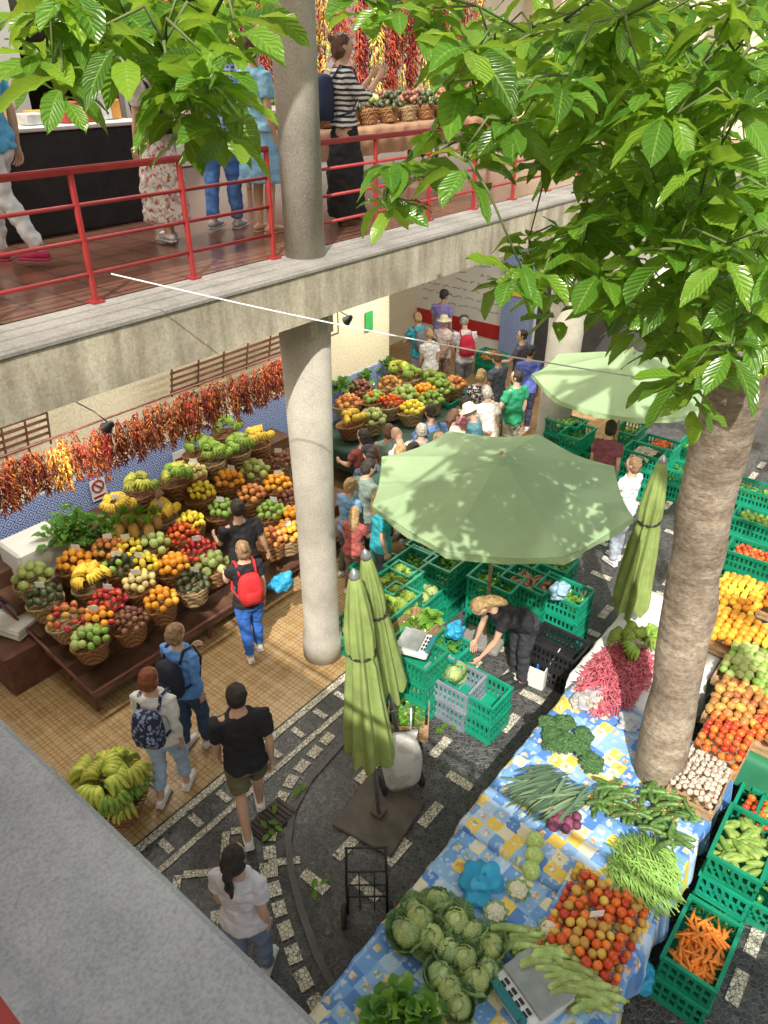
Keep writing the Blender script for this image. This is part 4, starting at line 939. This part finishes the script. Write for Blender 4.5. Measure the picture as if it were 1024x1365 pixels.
def wood_crate_mesh():
    b=B(); l,w,h=.56,.38,.17
    for sy in(-1,1):
        for k in range(2): b.box((0,sy*w/2,.045+k*.085),(l,.01,.07))
    for sx in(-1,1):
        for k in range(2): b.box((sx*(l/2-.006),0,.045+k*.085),(.01,w-.012,.07))
        for sy in(-1,1): b.box((sx*(l/2-.025),sy*(w/2-.02),h/2),(.03,.03,h))
    b.box((0,0,.006),(l-.02,w-.02,.01)); return b.mesh('wooden_crate',[M_wood],False)
CW=wood_crate_mesh()
def stack(x,y,n,rz,me,what,z0=0.0):
    cn={'green_crate':'green','grey_crate':'grey','black_crate':'black'}[me.name]
    for i in range(n):
        top=i==n-1
        ob('plastic_crate',me,(x+(0 if top else R.uniform(-.01,.01)),y,z0+i*.262),rz+R.uniform(-.03,.03),label=cn+' ventilated plastic crate '+(('filled with '+what) if top and what else 'stacked under others'),cat='crate',group='plastic crates')
    return Vector((x,y,z0+(n-1)*.262+.2))
M_cab=m_leaf('cabbage_leaf',(.23,.4,.17),True,.12,True,.35); M_let=m_leaf('lettuce_leaf',(.26,.46,.08),True,.2,True)
def cabbage_mesh(name,m,sd=0):
    b=B(); rr=random.Random(sd)
    b.ell((0,0,.085),(.078,.078,.07),amp=.1,fr=2.5,seg=20,ring=12,sd=sd)
    for i in range(len(b.v)): b.uv[i]=(.35+.3*(i%20)/20,.4); b.t[i]=.85
    def cup(az,r0,span,width,flare,tint,ph):
        # leaf hugging the ball from its base up over the side; the rim rolls outward by flare
        nu,nv=10,9; vs=[];o=len(b.v)
        for j in range(nv+1):
            v=j/nv; th=-1.25+span*v
            w=width*(math.sin(pi*(.1+.76*v))**.6)
            for i in range(nu+1):
                u=i/nu-.5; a=az+u*w/max(.4,math.cos(th))
                e=max(v**3,(abs(u)*2)**4*.7)
                rad=r0*(1+flare*e)+.004*math.sin(u*24+ph+v*8)*(v+abs(u))
                vs.append((math.cos(a)*math.cos(th)*rad,math.sin(a)*math.cos(th)*rad,.085+math.sin(th)*rad*.88))
                b.uv[o+len(vs)-1]=(u+.5,v); b.t[o+len(vs)-1]=tint
        b.add(vs,[(j*(nu+1)+i,j*(nu+1)+i+1,(j+1)*(nu+1)+i+1,(j+1)*(nu+1)+i) for j in range(nv) for i in range(nu)])
    for i in range(5): cup(i*1.26+rr.uniform(-.3,.3),.082+.002*i,rr.uniform(2.1,2.5),1.7,rr.uniform(.03,.12),rr.uniform(.6,1),rr.random()*6)
    for i in range(5): cup(i*1.26+.6+rr.uniform(-.3,.3),.094+.003*i,rr.uniform(1.3,1.7),1.6,rr.uniform(.3,.65),rr.uniform(.15,.75),rr.random()*6)
    return b.mesh(name,[m])
CABS=[cabbage_mesh('cabbage',M_cab,i) for i in range(5)]
def lettuce_mesh(name,m,lo=.3,hi=1,n=22):
    b=B()
    for i in range(n):
        az=i*2.4; el=-.1+1.2*i/n; d=Vector((math.cos(az)*math.cos(el),math.sin(az)*math.cos(el),math.sin(el)))
        n0=Vector((-math.cos(az),-math.sin(az),.5))
        b.leaf(d*.02+Vector((0,0,.03)),(d+Vector((0,0,.5))).normalized(),n0,.16-.04*i/n,.13,.1,tint=R.uniform(lo,hi),wave=.1,seg=6,fold=.2,pw=.8)
    return b.mesh(name,[m])
LET=lettuce_mesh('lettuce',M_let)
def cab(p,s=1,me=None,lab='pale green cabbage head lying on the stall'):
    ob('lettuce' if me is LET else 'cabbage',me or R.choice(CABS),p,rot=(R.uniform(-.45,.45),R.uniform(-.45,.45),R.uniform(0,6)),scale=s*R.uniform(.85,1.15),label=lab,cat='lettuce' if me is LET else 'cabbage',group='lettuces' if me is LET else 'cabbages')
def fill(p,what,w=.5,d=.32,rz=0):
    if what=='greens':
        b=B()
        for i in range(90):
            x,y=R.uniform(-w/2,w/2),R.uniform(-d/2,d/2); az=R.uniform(0,6.28); el=R.uniform(.2,1.3)
            b.leaf(Vector((x,y,0)),Vector((math.cos(az)*math.cos(el),math.sin(az)*math.cos(el),math.sin(el))),Vector((0,0,1)),R.uniform(.06,.14),.045,.4,tint=R.uniform(.2,1),wave=.15)
        ob('leafy_greens',b.mesh('leafy_greens',[M_veg]),p-Vector((0,0,.06)),rz,label='loose green herbs and leaves filling a crate',cat='greens',kind='stuff')
    elif what=='lettuce':
        for i in(-1,0,1):
            for j in(-.5,.5): cab(p+Matrix.Rotation(rz,3,'Z')@Vector((i*w*.32,j*d*.5,-.06)),.9,LET,'bright green lettuce in a plastic crate')
    elif what=='cabbage':
        for i in(-1,0,1):
            for j in(-.5,.5): cab(p+Matrix.Rotation(rz,3,'Z')@Vector((i*w*.32,j*d*.5,-.06)),.85,None,'cabbage head in a plastic crate')
    elif what in('carrot','green_bean','cucumber','brown_root','potato'):
        sp={'carrot':((.85,.27,.04),.15,.014,130),'green_bean':((.2,.42,.07),.15,.007,160),'cucumber':((.14,.3,.05),.13,.03,60),'brown_root':((.36,.2,.12),.1,.025,60),'potato':((.6,.45,.28),.06,.03,60)}[what]
        b=B()
        for i in range(sp[3]):
            x,y=R.uniform(-w/2,w/2)*.85,R.uniform(-d/2,d/2)*.85; a=R.gauss(.5,.9); l=sp[1]*R.uniform(.8,1.2); dd=Vector((math.cos(a),math.sin(a),R.uniform(-.1,.1)))
            z=R.uniform(-.03,.06)*(1-(2*x/w)**2*.5); c0=Vector((x,y,z)); b.tube([c0-dd*l/2,c0+Vector((0,0,.006)),c0+dd*l/2],[sp[2]*(.8 if what=='cucumber' else 1),sp[2]*(1 if what=='cucumber' else .85),sp[2]*(.7 if what=='cucumber' else .25)],8,rnd=True)
        ob(what+'_heap',b.mesh(what,[fm(what+'_skin',sp[0],0,.45,c2=(.38,.5,.12) if what=='cucumber' else None)]),p,rz,label='heap of loose '+what.replace('_',' ')+'s in a crate',cat=what.replace('_',' ')+'s',kind='stuff')
    else: rectpile(what.split(),p-Vector((0,0,.02)),w,d,'in a plastic crate',.03,1,rz)
mid=[(548,748,3,0,'greens'),(600,742,3,0,'greens'),(528,770,3,0,'lettuce'),(575,720,3,0,'greens'),(622,722,3,0,'greens'),(524,800,3,0,'lettuce'),(662,770,3,pi/2,'greens'),(706,772,3,pi/2,'brown_root'),(752,786,3,pi/2,'greens'),(500,750,2,0,'greens'),(560,790,2,0,'cabbage'),(688,745,2,pi/2,'greens'),(735,745,2,pi/2,'greens'),(470,830,1,0,'greens')]
for x,y,n,rz,wh in mid:
    c=W(x,y,n*.262); p=stack(c.x,c.y,n,rz,CG,wh.replace('_',' ')); fill(p,wh,rz=rz)
c=W(745,858,.5); stack(c.x,c.y,2,pi/2,CD,'')
c=W(605,890,.62); p=stack(c.x,c.y,2,pi/2,CK,'a cabbage'); cab(p+Vector((0,0,-.02)),1)
c=W(638,912,.55); stack(c.x,c.y,2,pi/2,CG,'vegetables'); c=W(590,858,.5); p=stack(c.x,c.y,2,pi/2,CG,'greens'); fill(p,'greens')
c=W(553,866,.78); stack(c.x,c.y,3,pi/2,CG,''); scp=Vector((c.x,c.y,.81))
c=W(552,829,.75); stack(c.x,c.y,2,0,CG,''); ob('wooden_crate',CW,(c.x,c.y,.55),0,label='shallow wooden crate with mixed greens',cat='crate',group='wooden crates'); fill(Vector((c.x,c.y,.68)),'greens')
bush('lettuce_bunch',Vector((c.x+.2,c.y-.1,.7)),.1,30,.15,M_veg,'leafy green bunch on the wooden crate','greens',.7)
c=W(545,945,.3); ob('cardboard_box',CW,(c.x,c.y,.12),.6,scale=(1,1.1,1.3),label='open shallow box of trimmed leaves on the ground',cat='box',group='wooden crates'); fill(Vector((c.x,c.y,.28)),'greens',rz=.6)
c=W(545,955,0); ob('plastic_crate',CD,(c.x,c.y,0),.6,scale=(1,1,.5),label='black low crate under the shallow box',cat='crate',group='plastic crates')
b=B(); b.box((0,0,.01),(.5,.36,.02))
for sx in(-1,1): b.box((sx*.25,0,.14),(.012,.36,.28))
for sy in(-1,1): b.box((0,sy*.18,.14),(.488,.012,.28))
c=W(716,882,.15); wb=ob('white_box',b.mesh('white_box',[M_white],False),(c.x,c.y,0),.1,label='white plastic box holding bottles',cat='box')
bt=B(); bt.lathe([(.035,0),(.035,.16),(.014,.21),(.014,.25),(.002,.252)],12); btm=bt.mesh('bottle',[mat('blue_plastic',(.03,.12,.5),.3,.1,5,0)])
for i in range(6): ob('bottle',btm,(c.x-.15+.15*(i%3),c.y-.08+.16*(i//3),.02),label='blue bottle standing in the white box',cat='bottle',group='blue bottles')
def bagob(p,r,m,lab,sd=1,flat=1):
    root=ob('plastic_bag',None,p,label=lab,cat='bag',group='plastic bags'); b=B(); b.ell((0,0,r*.7*flat),(r,r*.8,r*.75*flat),amp=.55,fr=1.8,seg=40,ring=26,sd=sd)
    for v in b.v: v+=v.normalized()*r*.2*noise.noise(v*(7/r*.13))
    ob('bag_body',b.mesh('bag_body',[m]),parent=root)
    b=B(); b.tube([(-r*.4,0,r*1.1*flat),(-r*.3,.02,r*1.6*flat),(0,0,r*1.7*flat),(r*.2,0,r*1.1*flat)],[.012,.01,.01,.012],6,flat=.4); ob('handle',b.mesh('handle',[m]),parent=root)
M_bbag=mat('blue_bag',(.06,.5,.8),.3,.15,6,.3,trans=.3); M_clr=mat('clear_plastic_bag',(.75,.77,.8),.2,.15,6,.4,trans=.4)
bagob(W(745,795,.85),.13,mat('pale_blue_bag',(.4,.6,.8),.35,.2,6,.3),'pale blue plastic bag on crates',3)
bagob(W(607,848,.6),.12,M_bbag,'blue plastic bag hanging by the crates',4)
bagob(W(377,785,.75),.14,M_bbag,'bright blue carrier bag held by a shopper',7)
bagob(W(852,1310,.25),.13,M_bbag,'blue plastic bag between table and crates',9)
def scale(p,rz,lab,s=1):
    root=ob('weighing_scale',None,p,rz,label=lab,cat='scale',group='weighing scales',scale=s)
    b=B(); b.box((0,0,.05),(.34,.36,.08),bev=.02); ob('housing',b.mesh('housing',[mat('scale_casing',(.7,.72,.73),.4,.1,5,.03)],False),parent=root)
    b=B(); b.box((0,.04,.105),(.33,.25,.015),bev=.006); ob('pan',b.mesh('pan',[M_steel],False),parent=root)
    b=B(); b.box((0,-.17,.1),(.26,.05,.04),bev=.01); b.box((0,-.19,.125),(.2,.03,.012)); ob('display',b.mesh('display',[mat('display_teal',(.03,.18,.2),.3,.1,5,0)],False),parent=root)
    b=B()
    for i in range(4):
        for j in range(2): b.box((-.09+i*.06,-.135+j*.028,.096),(.035,.018,.008))
    ob('keypad',b.mesh('keypad',[M_blk],False),parent=root)
scale(scp,.3,'steel weighing scale on green crates')
scale(W(708,1325,.77),math.radians(-110),'white electronic weighing scale on the patterned cloth',1.2)
ht=ob('hand_truck',None,W(490,1222),math.radians(-50),label='black folding hand truck standing by the table',cat='hand truck')
b=B()
for sx in(-.16,.16): b.tube([(sx,0,.05),(sx,-.06,.6),(sx*.9,-.14,1.12)],.011,8)
for z in(.35,.75,1.1): b.tube([(-.16,-.06*z/.6,z),(.16,-.06*z/.6,z)],.009,6)
for sx in(-.06,.06): b.tube([(sx,0,.1),(sx,-.06,.72)],.006,5)
ob('frame',b.mesh('frame',[M_blk]),parent=ht)
b=B(); b.tube([(-.16,0,.04),(-.16,.26,.03),(.16,.26,.03),(.16,0,.04)],.009,6); ob('toe_plate',b.mesh('toe_plate',[M_blk]),parent=ht)
wm=B(); wm.lathe([(.04,-.02),(.09,-.02),(.1,-.01),(.1,.01),(.09,.02),(.04,.02)],20,T=Matrix.Rotation(pi/2,4,'Y')); wme=wm.mesh('wheel',[M_blk])
for sx in(-.19,.19): ob('wheel',wme,(sx,-.05,.1),parent=ht)
ct=ob('shopping_trolley',None,W(536,1052),math.radians(-35),label='grey white cloth sack trolley with black wheels beside the umbrella',cat='trolley')
b=B(); b.rings([[Vector((math.copysign(abs(math.cos(t))**.5,math.cos(t))*w_,math.copysign(abs(math.sin(t))**.5,math.sin(t))*d_,z)) for t in [2*pi*j/28 for j in range(28)]] for z,w_,d_ in((.1,.15,.09),(.2,.18,.11),(.35,.185,.12),(.5,.17,.115),(.62,.165,.1),(.72,.13,.05),(.78,.15,.03))])
for v in b.v: v+=Vector((noise.noise(v*9),noise.noise(v*9+Vector((3,3,3))),0))*.03
me=b.mesh('bag',[m_pattern('printed_sack','mono',(.6,.6,.57),(.48,.47,.44),9)])
ob('bag',me,parent=ct)
for sx in(-.19,.19): ob('wheel',wme,(sx,.02,.1),parent=ct)
b=B(); b.tube([(-.12,.12,.1),(-.12,.14,.95),(.12,.14,.95),(.12,.12,.1)],.011,7); ob('frame',b.mesh('frame',[M_steel]),parent=ct)
# ------------------------------------------------------------------ long table with oilcloth
TZ=.78
def table(x0,x1,y0,y1,z,m,lab,seed=0):
    root=ob('market_table',None,(x0,y0,0),label=lab,cat='market table',group='market tables'); w=x1-x0;d=y1-y0
    b=B(); b.box((w/2,d/2,z-.03),(w,d,.04)); ob('tabletop',b.mesh('tabletop',[M_wood],False),parent=root)
    lm=B(); lm.box((0,0,(z-.05)/2),(.05,.05,z-.05)); me=lm.mesh('leg',[M_wood],False)
    for x in(.08,w/2,w-.08):
        for y in(.08,d-.08): ob('leg',me,(x,y,0),parent=root)
    nx=int(w/.05);ny=int(d/.05); b=B(); vs=[];fs=[]
    for i in range(-6,nx+7):
        for j in range(-6,ny+7):
            u=min(max(i,0),nx)/nx*w; v=min(max(j,0),ny)/ny*d
            ox=(i if i<0 else (i-nx if i>nx else 0)); oy=(j if j<0 else (j-ny if j>ny else 0)); dr=min(6,max(abs(ox),abs(oy)))*.055
            fl=.012+.02*math.sin(u*13+seed)*(dr/.3)+.03*(dr/.3)
            wr=noise.noise(Vector((u*3,v*3,seed))); cz=.018*abs(noise.noise(Vector((u*5+wr,v*5,seed+4))))+.008*wr
            vs.append((u+math.copysign(fl,ox) if ox else u,v+math.copysign(fl+.015*math.sin(u*21),oy) if oy else v,z+.006-dr+cz))
    C=ny+13
    for i in range(nx+12):
        for j in range(ny+12): fs.append((i*C+j,(i+1)*C+j,(i+1)*C+j+1,i*C+j+1))
    b.add(vs,fs); ob('tablecloth',b.mesh('tablecloth',[m]),parent=root); return root
table(.75,3.3,.35,1.88,TZ,M_cloth,'market table covered in blue and yellow patterned oilcloth')
table(3.36,5.4,.35,1.92,TZ-.01,M_cloth,'second patterned oilcloth table loaded with vegetables',3)
table(5.46,7.3,.9,2.0,TZ,mat('white_paper_sheet',(.8,.8,.78),.6,.1,3,.2),'table spread with white sheets and beans',5)
table(5.5,8.3,-1.1,.62,.8,mat('green_ground_sheet',(.03,.2,.1),.6,.15,3,.2),'fruit table beyond the tree with a green sheet',7)
for x,y in((548,1215),(582,1208),(545,1252),(575,1248),(608,1230),(634,1248),(594,1272),(622,1280),(580,1300),(602,1320),(648,1288),(634,1314),(560,1230),(660,1264),(533,1238),(614,1338)): cab(W(x,y+6,TZ+.02),.98,None,'pale green cabbage head on the patterned cloth')
for x,y in((535,1345),(560,1352),(510,1358)): bush('spinach_bunch',W(x,y,TZ+.02),.08,26,.18,M_veg,'dark green leafy bunch at table corner','greens',.6,grp='spinach bunches')
def veg(name,c,r,L,bend=.1,c2=None,stem=True,pts=7):
    b=B(); P0=[];rd=[]
    for i in range(pts):
        u=i/(pts-1); P0.append((L*(u-.5),bend*L*math.sin(pi*u),0)); rd.append(r*(.72+.28*math.sin(pi*(.12+.8*u))))
    b.tube(P0,rd,10,rnd=True)
    if stem: b.tube([P0[-1],(L*.5+.035,0,.005)],[r*.35,r*.25],6,1)
    return b.mesh(name,[fm(name+'_skin',c,.25,.4,c2=c2,scale=20),M_wood])
ZU=veg('zucchini',(.05,.13,.025),.024,.2,.1,(.16,.28,.07)); CO=veg('long_gourd',(.26,.42,.1),.027,.24,.07,(.46,.56,.2))
def scat(me,name,lab,pix,n,z,ang,sp=.5,layers=2,s=1,grp=None,sx=14,sy=10):
    for i in range(n):
        x,y=R.choice(pix); p=W(x+R.uniform(-sx,sx),y+R.uniform(-sy,sy),z+R.uniform(0,.05*layers))
        ob(name,me,p,rot=(R.uniform(-.3,.3),R.uniform(-.12,.12),ang+R.gauss(0,sp)),scale=s*R.uniform(.85,1.15),label=lab,cat=name.replace('_',' '),group=grp or name.replace('_',' ')+'s on sale')
scat(CO,'long_gourd','pale green long gourd on the patterned cloth',[(700,1262),(722,1278),(748,1298),(772,1318),(795,1335),(690,1248),(740,1275),(765,1300)],70,TZ+.03,-.9,.3,2,.98)
scat(ZU,'zucchini','dark green zucchini on the table',[(820,1055),(850,1060),(885,1070),(915,1080),(845,1080),(880,1050),(810,1075)],72,TZ+.03,-.5,.7,2,.85)
scat(ZU,'zucchini','dark green zucchini at table edge',[(880,1098),(905,1110),(895,1120)],20,TZ+.03,-.5,.7,2,.85)
def beans(c,m,n,w,d,lab,r=.007,L=.15,hh=.1,ang=1.2,sp=.4,name='bean_heap'):
    b=B()
    for i in range(n):
        a=R.uniform(0,6.28); q=R.random()**.6; x=math.cos(a)*q*w; y=math.sin(a)*q*d; z=hh*(1-q*q)*R.uniform(.2,1)+r
        t=R.gauss(ang,sp); dd=Vector((math.cos(t),math.sin(t),R.uniform(-.15,.15))); c0=Vector((x,y,z)); l=L*R.uniform(.8,1.2); bw=Vector((-dd.y,dd.x,0))*R.uniform(-.02,.02)
        b.tube([c0-dd*l/2,c0+Vector((0,0,.012))+bw,c0+dd*l/2],[r*.6,r,r*.4],5)
    ob(name,b.mesh(name,[m]),c,label=lab,cat='beans',kind='stuff')
beans(W(858,1165,TZ+.01),fm('green_bean_skin',(.28,.48,.11),0,.5),480,.32,.24,'heap of fresh green beans on blue cloth',.0075,.2,.13,.9,.4)
c=W(820,903,TZ+.01); c.y=min(c.y,1.62)
beans(c,fm('pink_bean_skin',(.55,.05,.1),0,.5,c2=(.72,.24,.28),scale=20),1000,.6,.3,'heap of pink speckled bean pods',.008,.14,.1,.3,.8)
b=B()
for i in range(130):
    o=Vector((R.uniform(-.1,.2),R.uniform(-.2,.2),R.uniform(0,.1))); az=math.radians(39+60)+R.gauss(0,.25); d=Vector((math.cos(az+.9),math.sin(az+.9),.1))
    b.leaf(o,d,Vector((0,0,1)),R.uniform(.3,.42),.03,.12,tint=R.uniform(.0,.7),seg=5)
c=W(752,1062,TZ+.02); ob('leek_bunch',b.mesh('leek_bunch',[m_leaf('leek_leaf',(.15,.26,.15),False,.1,True)]),c,label='bundle of blue green leek leaves',cat='leeks')
for i in range(16): put('beetroot',W(755+R.uniform(-20,20),1095+R.uniform(-12,12),TZ+.06+R.uniform(0,.05)),'with stalks on patterned cloth',1.1)
b=B(); b.tube([(0,0,0),(0,0,.07)],[.022,.03],10)
for i in range(60):
    a=i*2.4; q=math.sqrt(i/60)*.08; b.ell((math.cos(a)*q,math.sin(a)*q,.1-q*q*6+.008*math.sin(i*3)),.016,1,amp=.7,fr=8,seg=8,ring=6,sd=i)
BR=b.mesh('broccoli',[mat('broccoli_stem',(.25,.38,.15),.6),mat('broccoli_floret',(.09,.2,.07),.8,.4,50,.8)])
b=B(); b.tube([(0,0,0),(0,0,.05)],[.03,.04],10,1)
for i in range(30):
    a=i*2.4; q=math.sqrt(i/30)*.07; b.ell((math.cos(a)*q,math.sin(a)*q,.09-q*q*7),.024,0,amp=.4,fr=6,seg=8,ring=6,sd=i)
for i in range(9):
    az=i*.7; b.leaf(Vector((0,0,.0)),Vector((math.cos(az),math.sin(az),.8)),Vector((-math.cos(az),-math.sin(az),.4)),.15,.1,.1,1,.6,wave=.1)
CF=b.mesh('cauliflower',[mat('cauliflower_curd',(.8,.77,.6),.8,.15,50,.6),M_cab])
for x,y in((735,985),(755,995),(774,985),(738,1003),(770,1005),(728,970),(788,1022),(752,972)): ob('broccoli',BR,W(x,y,TZ+.01),rot=(R.uniform(-.4,.4),R.uniform(-.4,.4),R.uniform(0,6)),scale=R.uniform(.95,1.25),label='dark green broccoli head on the table',cat='broccoli',group='broccoli heads')
for x,y in((690,1192),(660,1222),(733,1245)): ob('cauliflower',CF,W(x,y,TZ+.01),R.uniform(0,6),scale=.85,label='small white cauliflower on patterned cloth',cat='cauliflower',group='cauliflowers')
SQ=sphere('round_squash',fm('round_squash_skin',(.3,.48,.1),.2,.4,c2=(.58,.68,.26),scale=6),(1,1,.9),.08)
for x,y in((713,1120),(712,1140),(708,1160)): ob('round_squash',SQ,W(x,y,TZ+.07),rot=(R.uniform(-1,1),R.uniform(-1,1),0),scale=.075,label='round light green squash on patterned cloth',cat='squash',group='round squashes')
bagob(W(643,1182,TZ+.0),.17,M_bbag,'turquoise plastic bag on the patterned cloth',2,.6)
for x,y,s in((775,938,3),(795,930,5),(838,968,8)): bagob(W(x,y,TZ),.12,M_clr,'crumpled clear plastic bag with vegetables',s,.5)
for i in range(7): put('garlic',W(782+R.uniform(-20,20),935+R.uniform(-8,8),TZ+.07),'in a clear bag',1.2)
c=W(790,1240,TZ)
b=B(); b.box((0,0,.01),(.84,.64,.02),bev=.008)
ob('produce_tray',b.mesh('produce_tray',[M_cloth],False),c+Vector((0,0,.02)),.05,label='cloth covered board heaped with red and green tomatoes',cat='tray')
rectpile(['tomato','green_tomato'],c+Vector((0,0,.06)),.8,.6,'heaped on the cloth',.0,.9,.05,.05)
rectpile(['tomato','tomato','green_tomato'],c+Vector((0,0,.09)),.7,.5,'heaped on the cloth',.028,1.0,.05,.12)
bananas(W(850,865,TZ+.05),True,7,.25,'on the table')
ob('price_tag',TAG,c+Vector((0,0,.16)),-.8,label='small white price card among tomatoes',cat='price tag',group='price tags')
rt=[(912,1240,2,'carrot',0),(930,1190,1,'green_bean',0),(975,1112,3,'cucumber',0),(992,1078,2,'tomato',0),(1012,1165,1,'greens',0),(1040,1100,2,'cucumber',0),(1048,1040,2,'lime',0)]
for x,y,n,wh,rz in rt:
    cc=W(x,y,n*.262); cc.y=min(cc.y,.05); p=stack(cc.x,cc.y,n,rz,CG,wh.replace('_',' ')+'s'); fill(p,wh,rz=rz)
def tray(p,kinds,w=.5,d=.36,sx=1,sy=1):
    ob('wooden_crate',CW,p,R.uniform(-.03,.03),scale=(sx,sy,.6),label='shallow wooden crate filled with '+(LAB[kinds[0]]+'s'),cat='crate',group='wooden crates'); rectpile(kinds,p+Vector((0,0,.1)),w*1.08,d*1.08,'in a wooden crate',.055)
for x,y,kd,sx,sy in((935,1035,'garlic',1,1),(966,985,'tomato',1,1.05),(985,938,'apple mango',1.1,1.2),(1000,888,'lime custard_apple',1.2,1.3),(975,838,'orange',1.25,1.3),(1048,975,'tomato',1,1.4),(1052,920,'lime',1,1.4),(1045,862,'orange lemon',1.2,1.4),(985,790,'lemon orange',1.2,1.3),(1050,800,'orange',1.2,1.4)):
    p=W(x,y,.95); p.z=.81; tray(p,kd.split(),.5*sx,.36*sy,sx,sy)
for x,y,n,wh in((1005,735,3,'tomato'),(1010,690,3,'lime'),(1010,650,2,'greens'),(1045,745,2,'orange')):
    cc=W(x,y,n*.262); p=stack(cc.x,cc.y,n,pi/2,CG,wh)
    if wh: fill(p,wh,rz=pi/2)
# ------------------------------------------------------------------ back stalls
bs_=[(470,565,'bananas'),(500,535,'tomato lime'),(522,540,'tomato'),(540,528,'lime custard_apple'),(548,505,'green_bananas'),(575,512,'green_bananas'),(530,498,'green_bananas'),(520,515,'mango'),(565,525,'orange'),(590,520,'lime'),(497,560,'custard_apple'),(550,548,'lemon'),(575,535,'lime'),(465,540,'apple'),(480,520,'passion_fruit'),(605,515,'apple')]
for x,y,kd in bs_:
    p=WS(x,y,.9,.12,6.5); basket(p,kd.split(),.22,1.15,scale=1.1)
for x,y in((470,500),(490,508),(515,490),(455,520)): bush('potted_plant',WS(x,y,.95,.12,6.5),.2,40,.16,M_veg,'leafy herb plant on the back stall','plant',.4,grp='leafy plants on the stand')
table(7.9,11.4,6.2,8.1,.68,mat('dark_cloth',(.05,.1,.07),.8,.2,4,.1),'produce table under the gallery with baskets',9)
for x,y,n,wh in((555,560,2,'greens'),(600,530,3,'greens'),(700,610,2,'potato'),(735,615,2,'brown_root'),(762,622,2,'carrot'),(790,600,2,'greens'),(770,575,3,'greens'),(800,640,2,'garlic'),(655,470,2,'carrot'),(860,600,3,'garlic'),(880,590,3,'tomato'),(820,600,2,'greens'),(755,560,3,'lime'),(840,570,2,'greens'),(900,620,2,'greens'),(925,590,2,'greens')):
    cc=W(x,y,n*.262); p=stack(cc.x,cc.y,n,R.choice([0,pi/2]),CG,wh); fill(p,wh)
# ------------------------------------------------------------------ upper gallery stalls
b=B(); b.box((0,0,.45),(5.5,.9,.9),bev=.02); st=ob('black_counter',None,(2.2,7.6,UF),label='long black market counter on the gallery',cat='counter'); ob('cabinet',b.mesh('cabinet',[M_blk],False),parent=st)
b=B(); b.box((0,0,.92),(5.6,1.0,.04),bev=.01); ob('counter_top',b.mesh('counter_top',[M_white],False),parent=st)
for i in range(30):
    b=B(); hh=R.uniform(.08,.25); b.box((0,0,hh/2),(R.uniform(.12,.25),.2,hh),bev=.01)
    ob('goods_packet',b.mesh('goods_packet',[cm(R.choice([(.6,.1,.08),(.7,.6,.2),(.7,.7,.68),(.75,.75,.72),(.1,.3,.15),(.4,.2,.1),(.8,.4,.1)]))],False),(-.4+.18*i,7.5+R.uniform(-.25,.2),UF+.945),R.uniform(-.2,.2),label='small coloured packet on the black counter',cat='packet',group='packets on the counter')
t1=table(7.0,11.4,6.9,8.1,.7,mat('brown_cloth',(.3,.17,.1),.8,.2,4,.1),'display table of baskets and bottles on the gallery',4); t1.location.z=UF
for i in range(20):
    x=7.2+(i%10)*.42; y=7.1+(i//10)*.45; basket(Vector((x,y,UF+.7+.2)),[R.choice(['passion_fruit','avocado','custard_apple','pale_fruit','passion_fruit','lime'])],.16,.9,scale=.75,z0=.19)
for i in range(110):
    m,lb=R.choice(CS2+[CS2[0]]); ob('chili_string',m,(5.7+i*.065,8.3+R.uniform(-.2,.2),UF+2.5+R.uniform(-.5,.5)),R.uniform(0,6),scale=R.uniform(1.0,1.4),label=lb+' chili string hanging above the gallery stall',cat='chili string',group='dried chili strings')
b=B(); b.tube([(5.5,8.3,UF+3.1),(12.9,8.3,UF+3.1)],.015,6); b.tube([(5.5,8.3,UF),(5.5,8.3,UF+3.1)],.02,6); b.tube([(12.9,8.3,UF),(12.9,8.3,UF+3.1)],.02,6)
ob('hanging_rail',b.mesh('hanging_rail',[M_brown]),label='upper metal rail holding long chili strings',cat='rail')
# ------------------------------------------------------------------ light, sky, camera
D=Vector((-.58,-.38,.72)).normalized()
sun=bpy.data.lights.new('sun','SUN'); sun.energy=5; sun.angle=math.radians(.55); sun.color=(1,.96,.88)
so=bpy.data.objects.new('sun',sun); col.objects.link(so); so.rotation_euler=D.to_track_quat('Z','Y').to_euler()
w=bpy.data.worlds.new('World'); sc.world=w; w.use_nodes=True; nt=w.node_tree
sk=nt.nodes.new('ShaderNodeTexSky'); sk.sky_type='NISHITA'; sk.sun_disc=False; sk.sun_elevation=math.asin(D.z); sk.sun_rotation=math.atan2(D.x,D.y); sk.dust_density=8; sk.air_density=2.0; sk.ozone_density=3
bg=nt.nodes['Background']; bg.inputs[1].default_value=.15; nt.links.new(sk.outputs[0],bg.inputs[0])
cam=bpy.data.cameras.new('camera'); cam.sensor_fit='VERTICAL'; cam.sensor_height=36; cam.lens=36*985/1365; cam.clip_end=500; cam.clip_start=.05
co=bpy.data.objects.new('camera',cam); col.objects.link(co); co.location=(0,0,H); co.rotation_euler=(math.radians(90-31.6),0,math.radians(-51)); sc.camera=co
sc.view_settings.view_transform='Standard'; sc.view_settings.look='None'; sc.view_settings.exposure=0
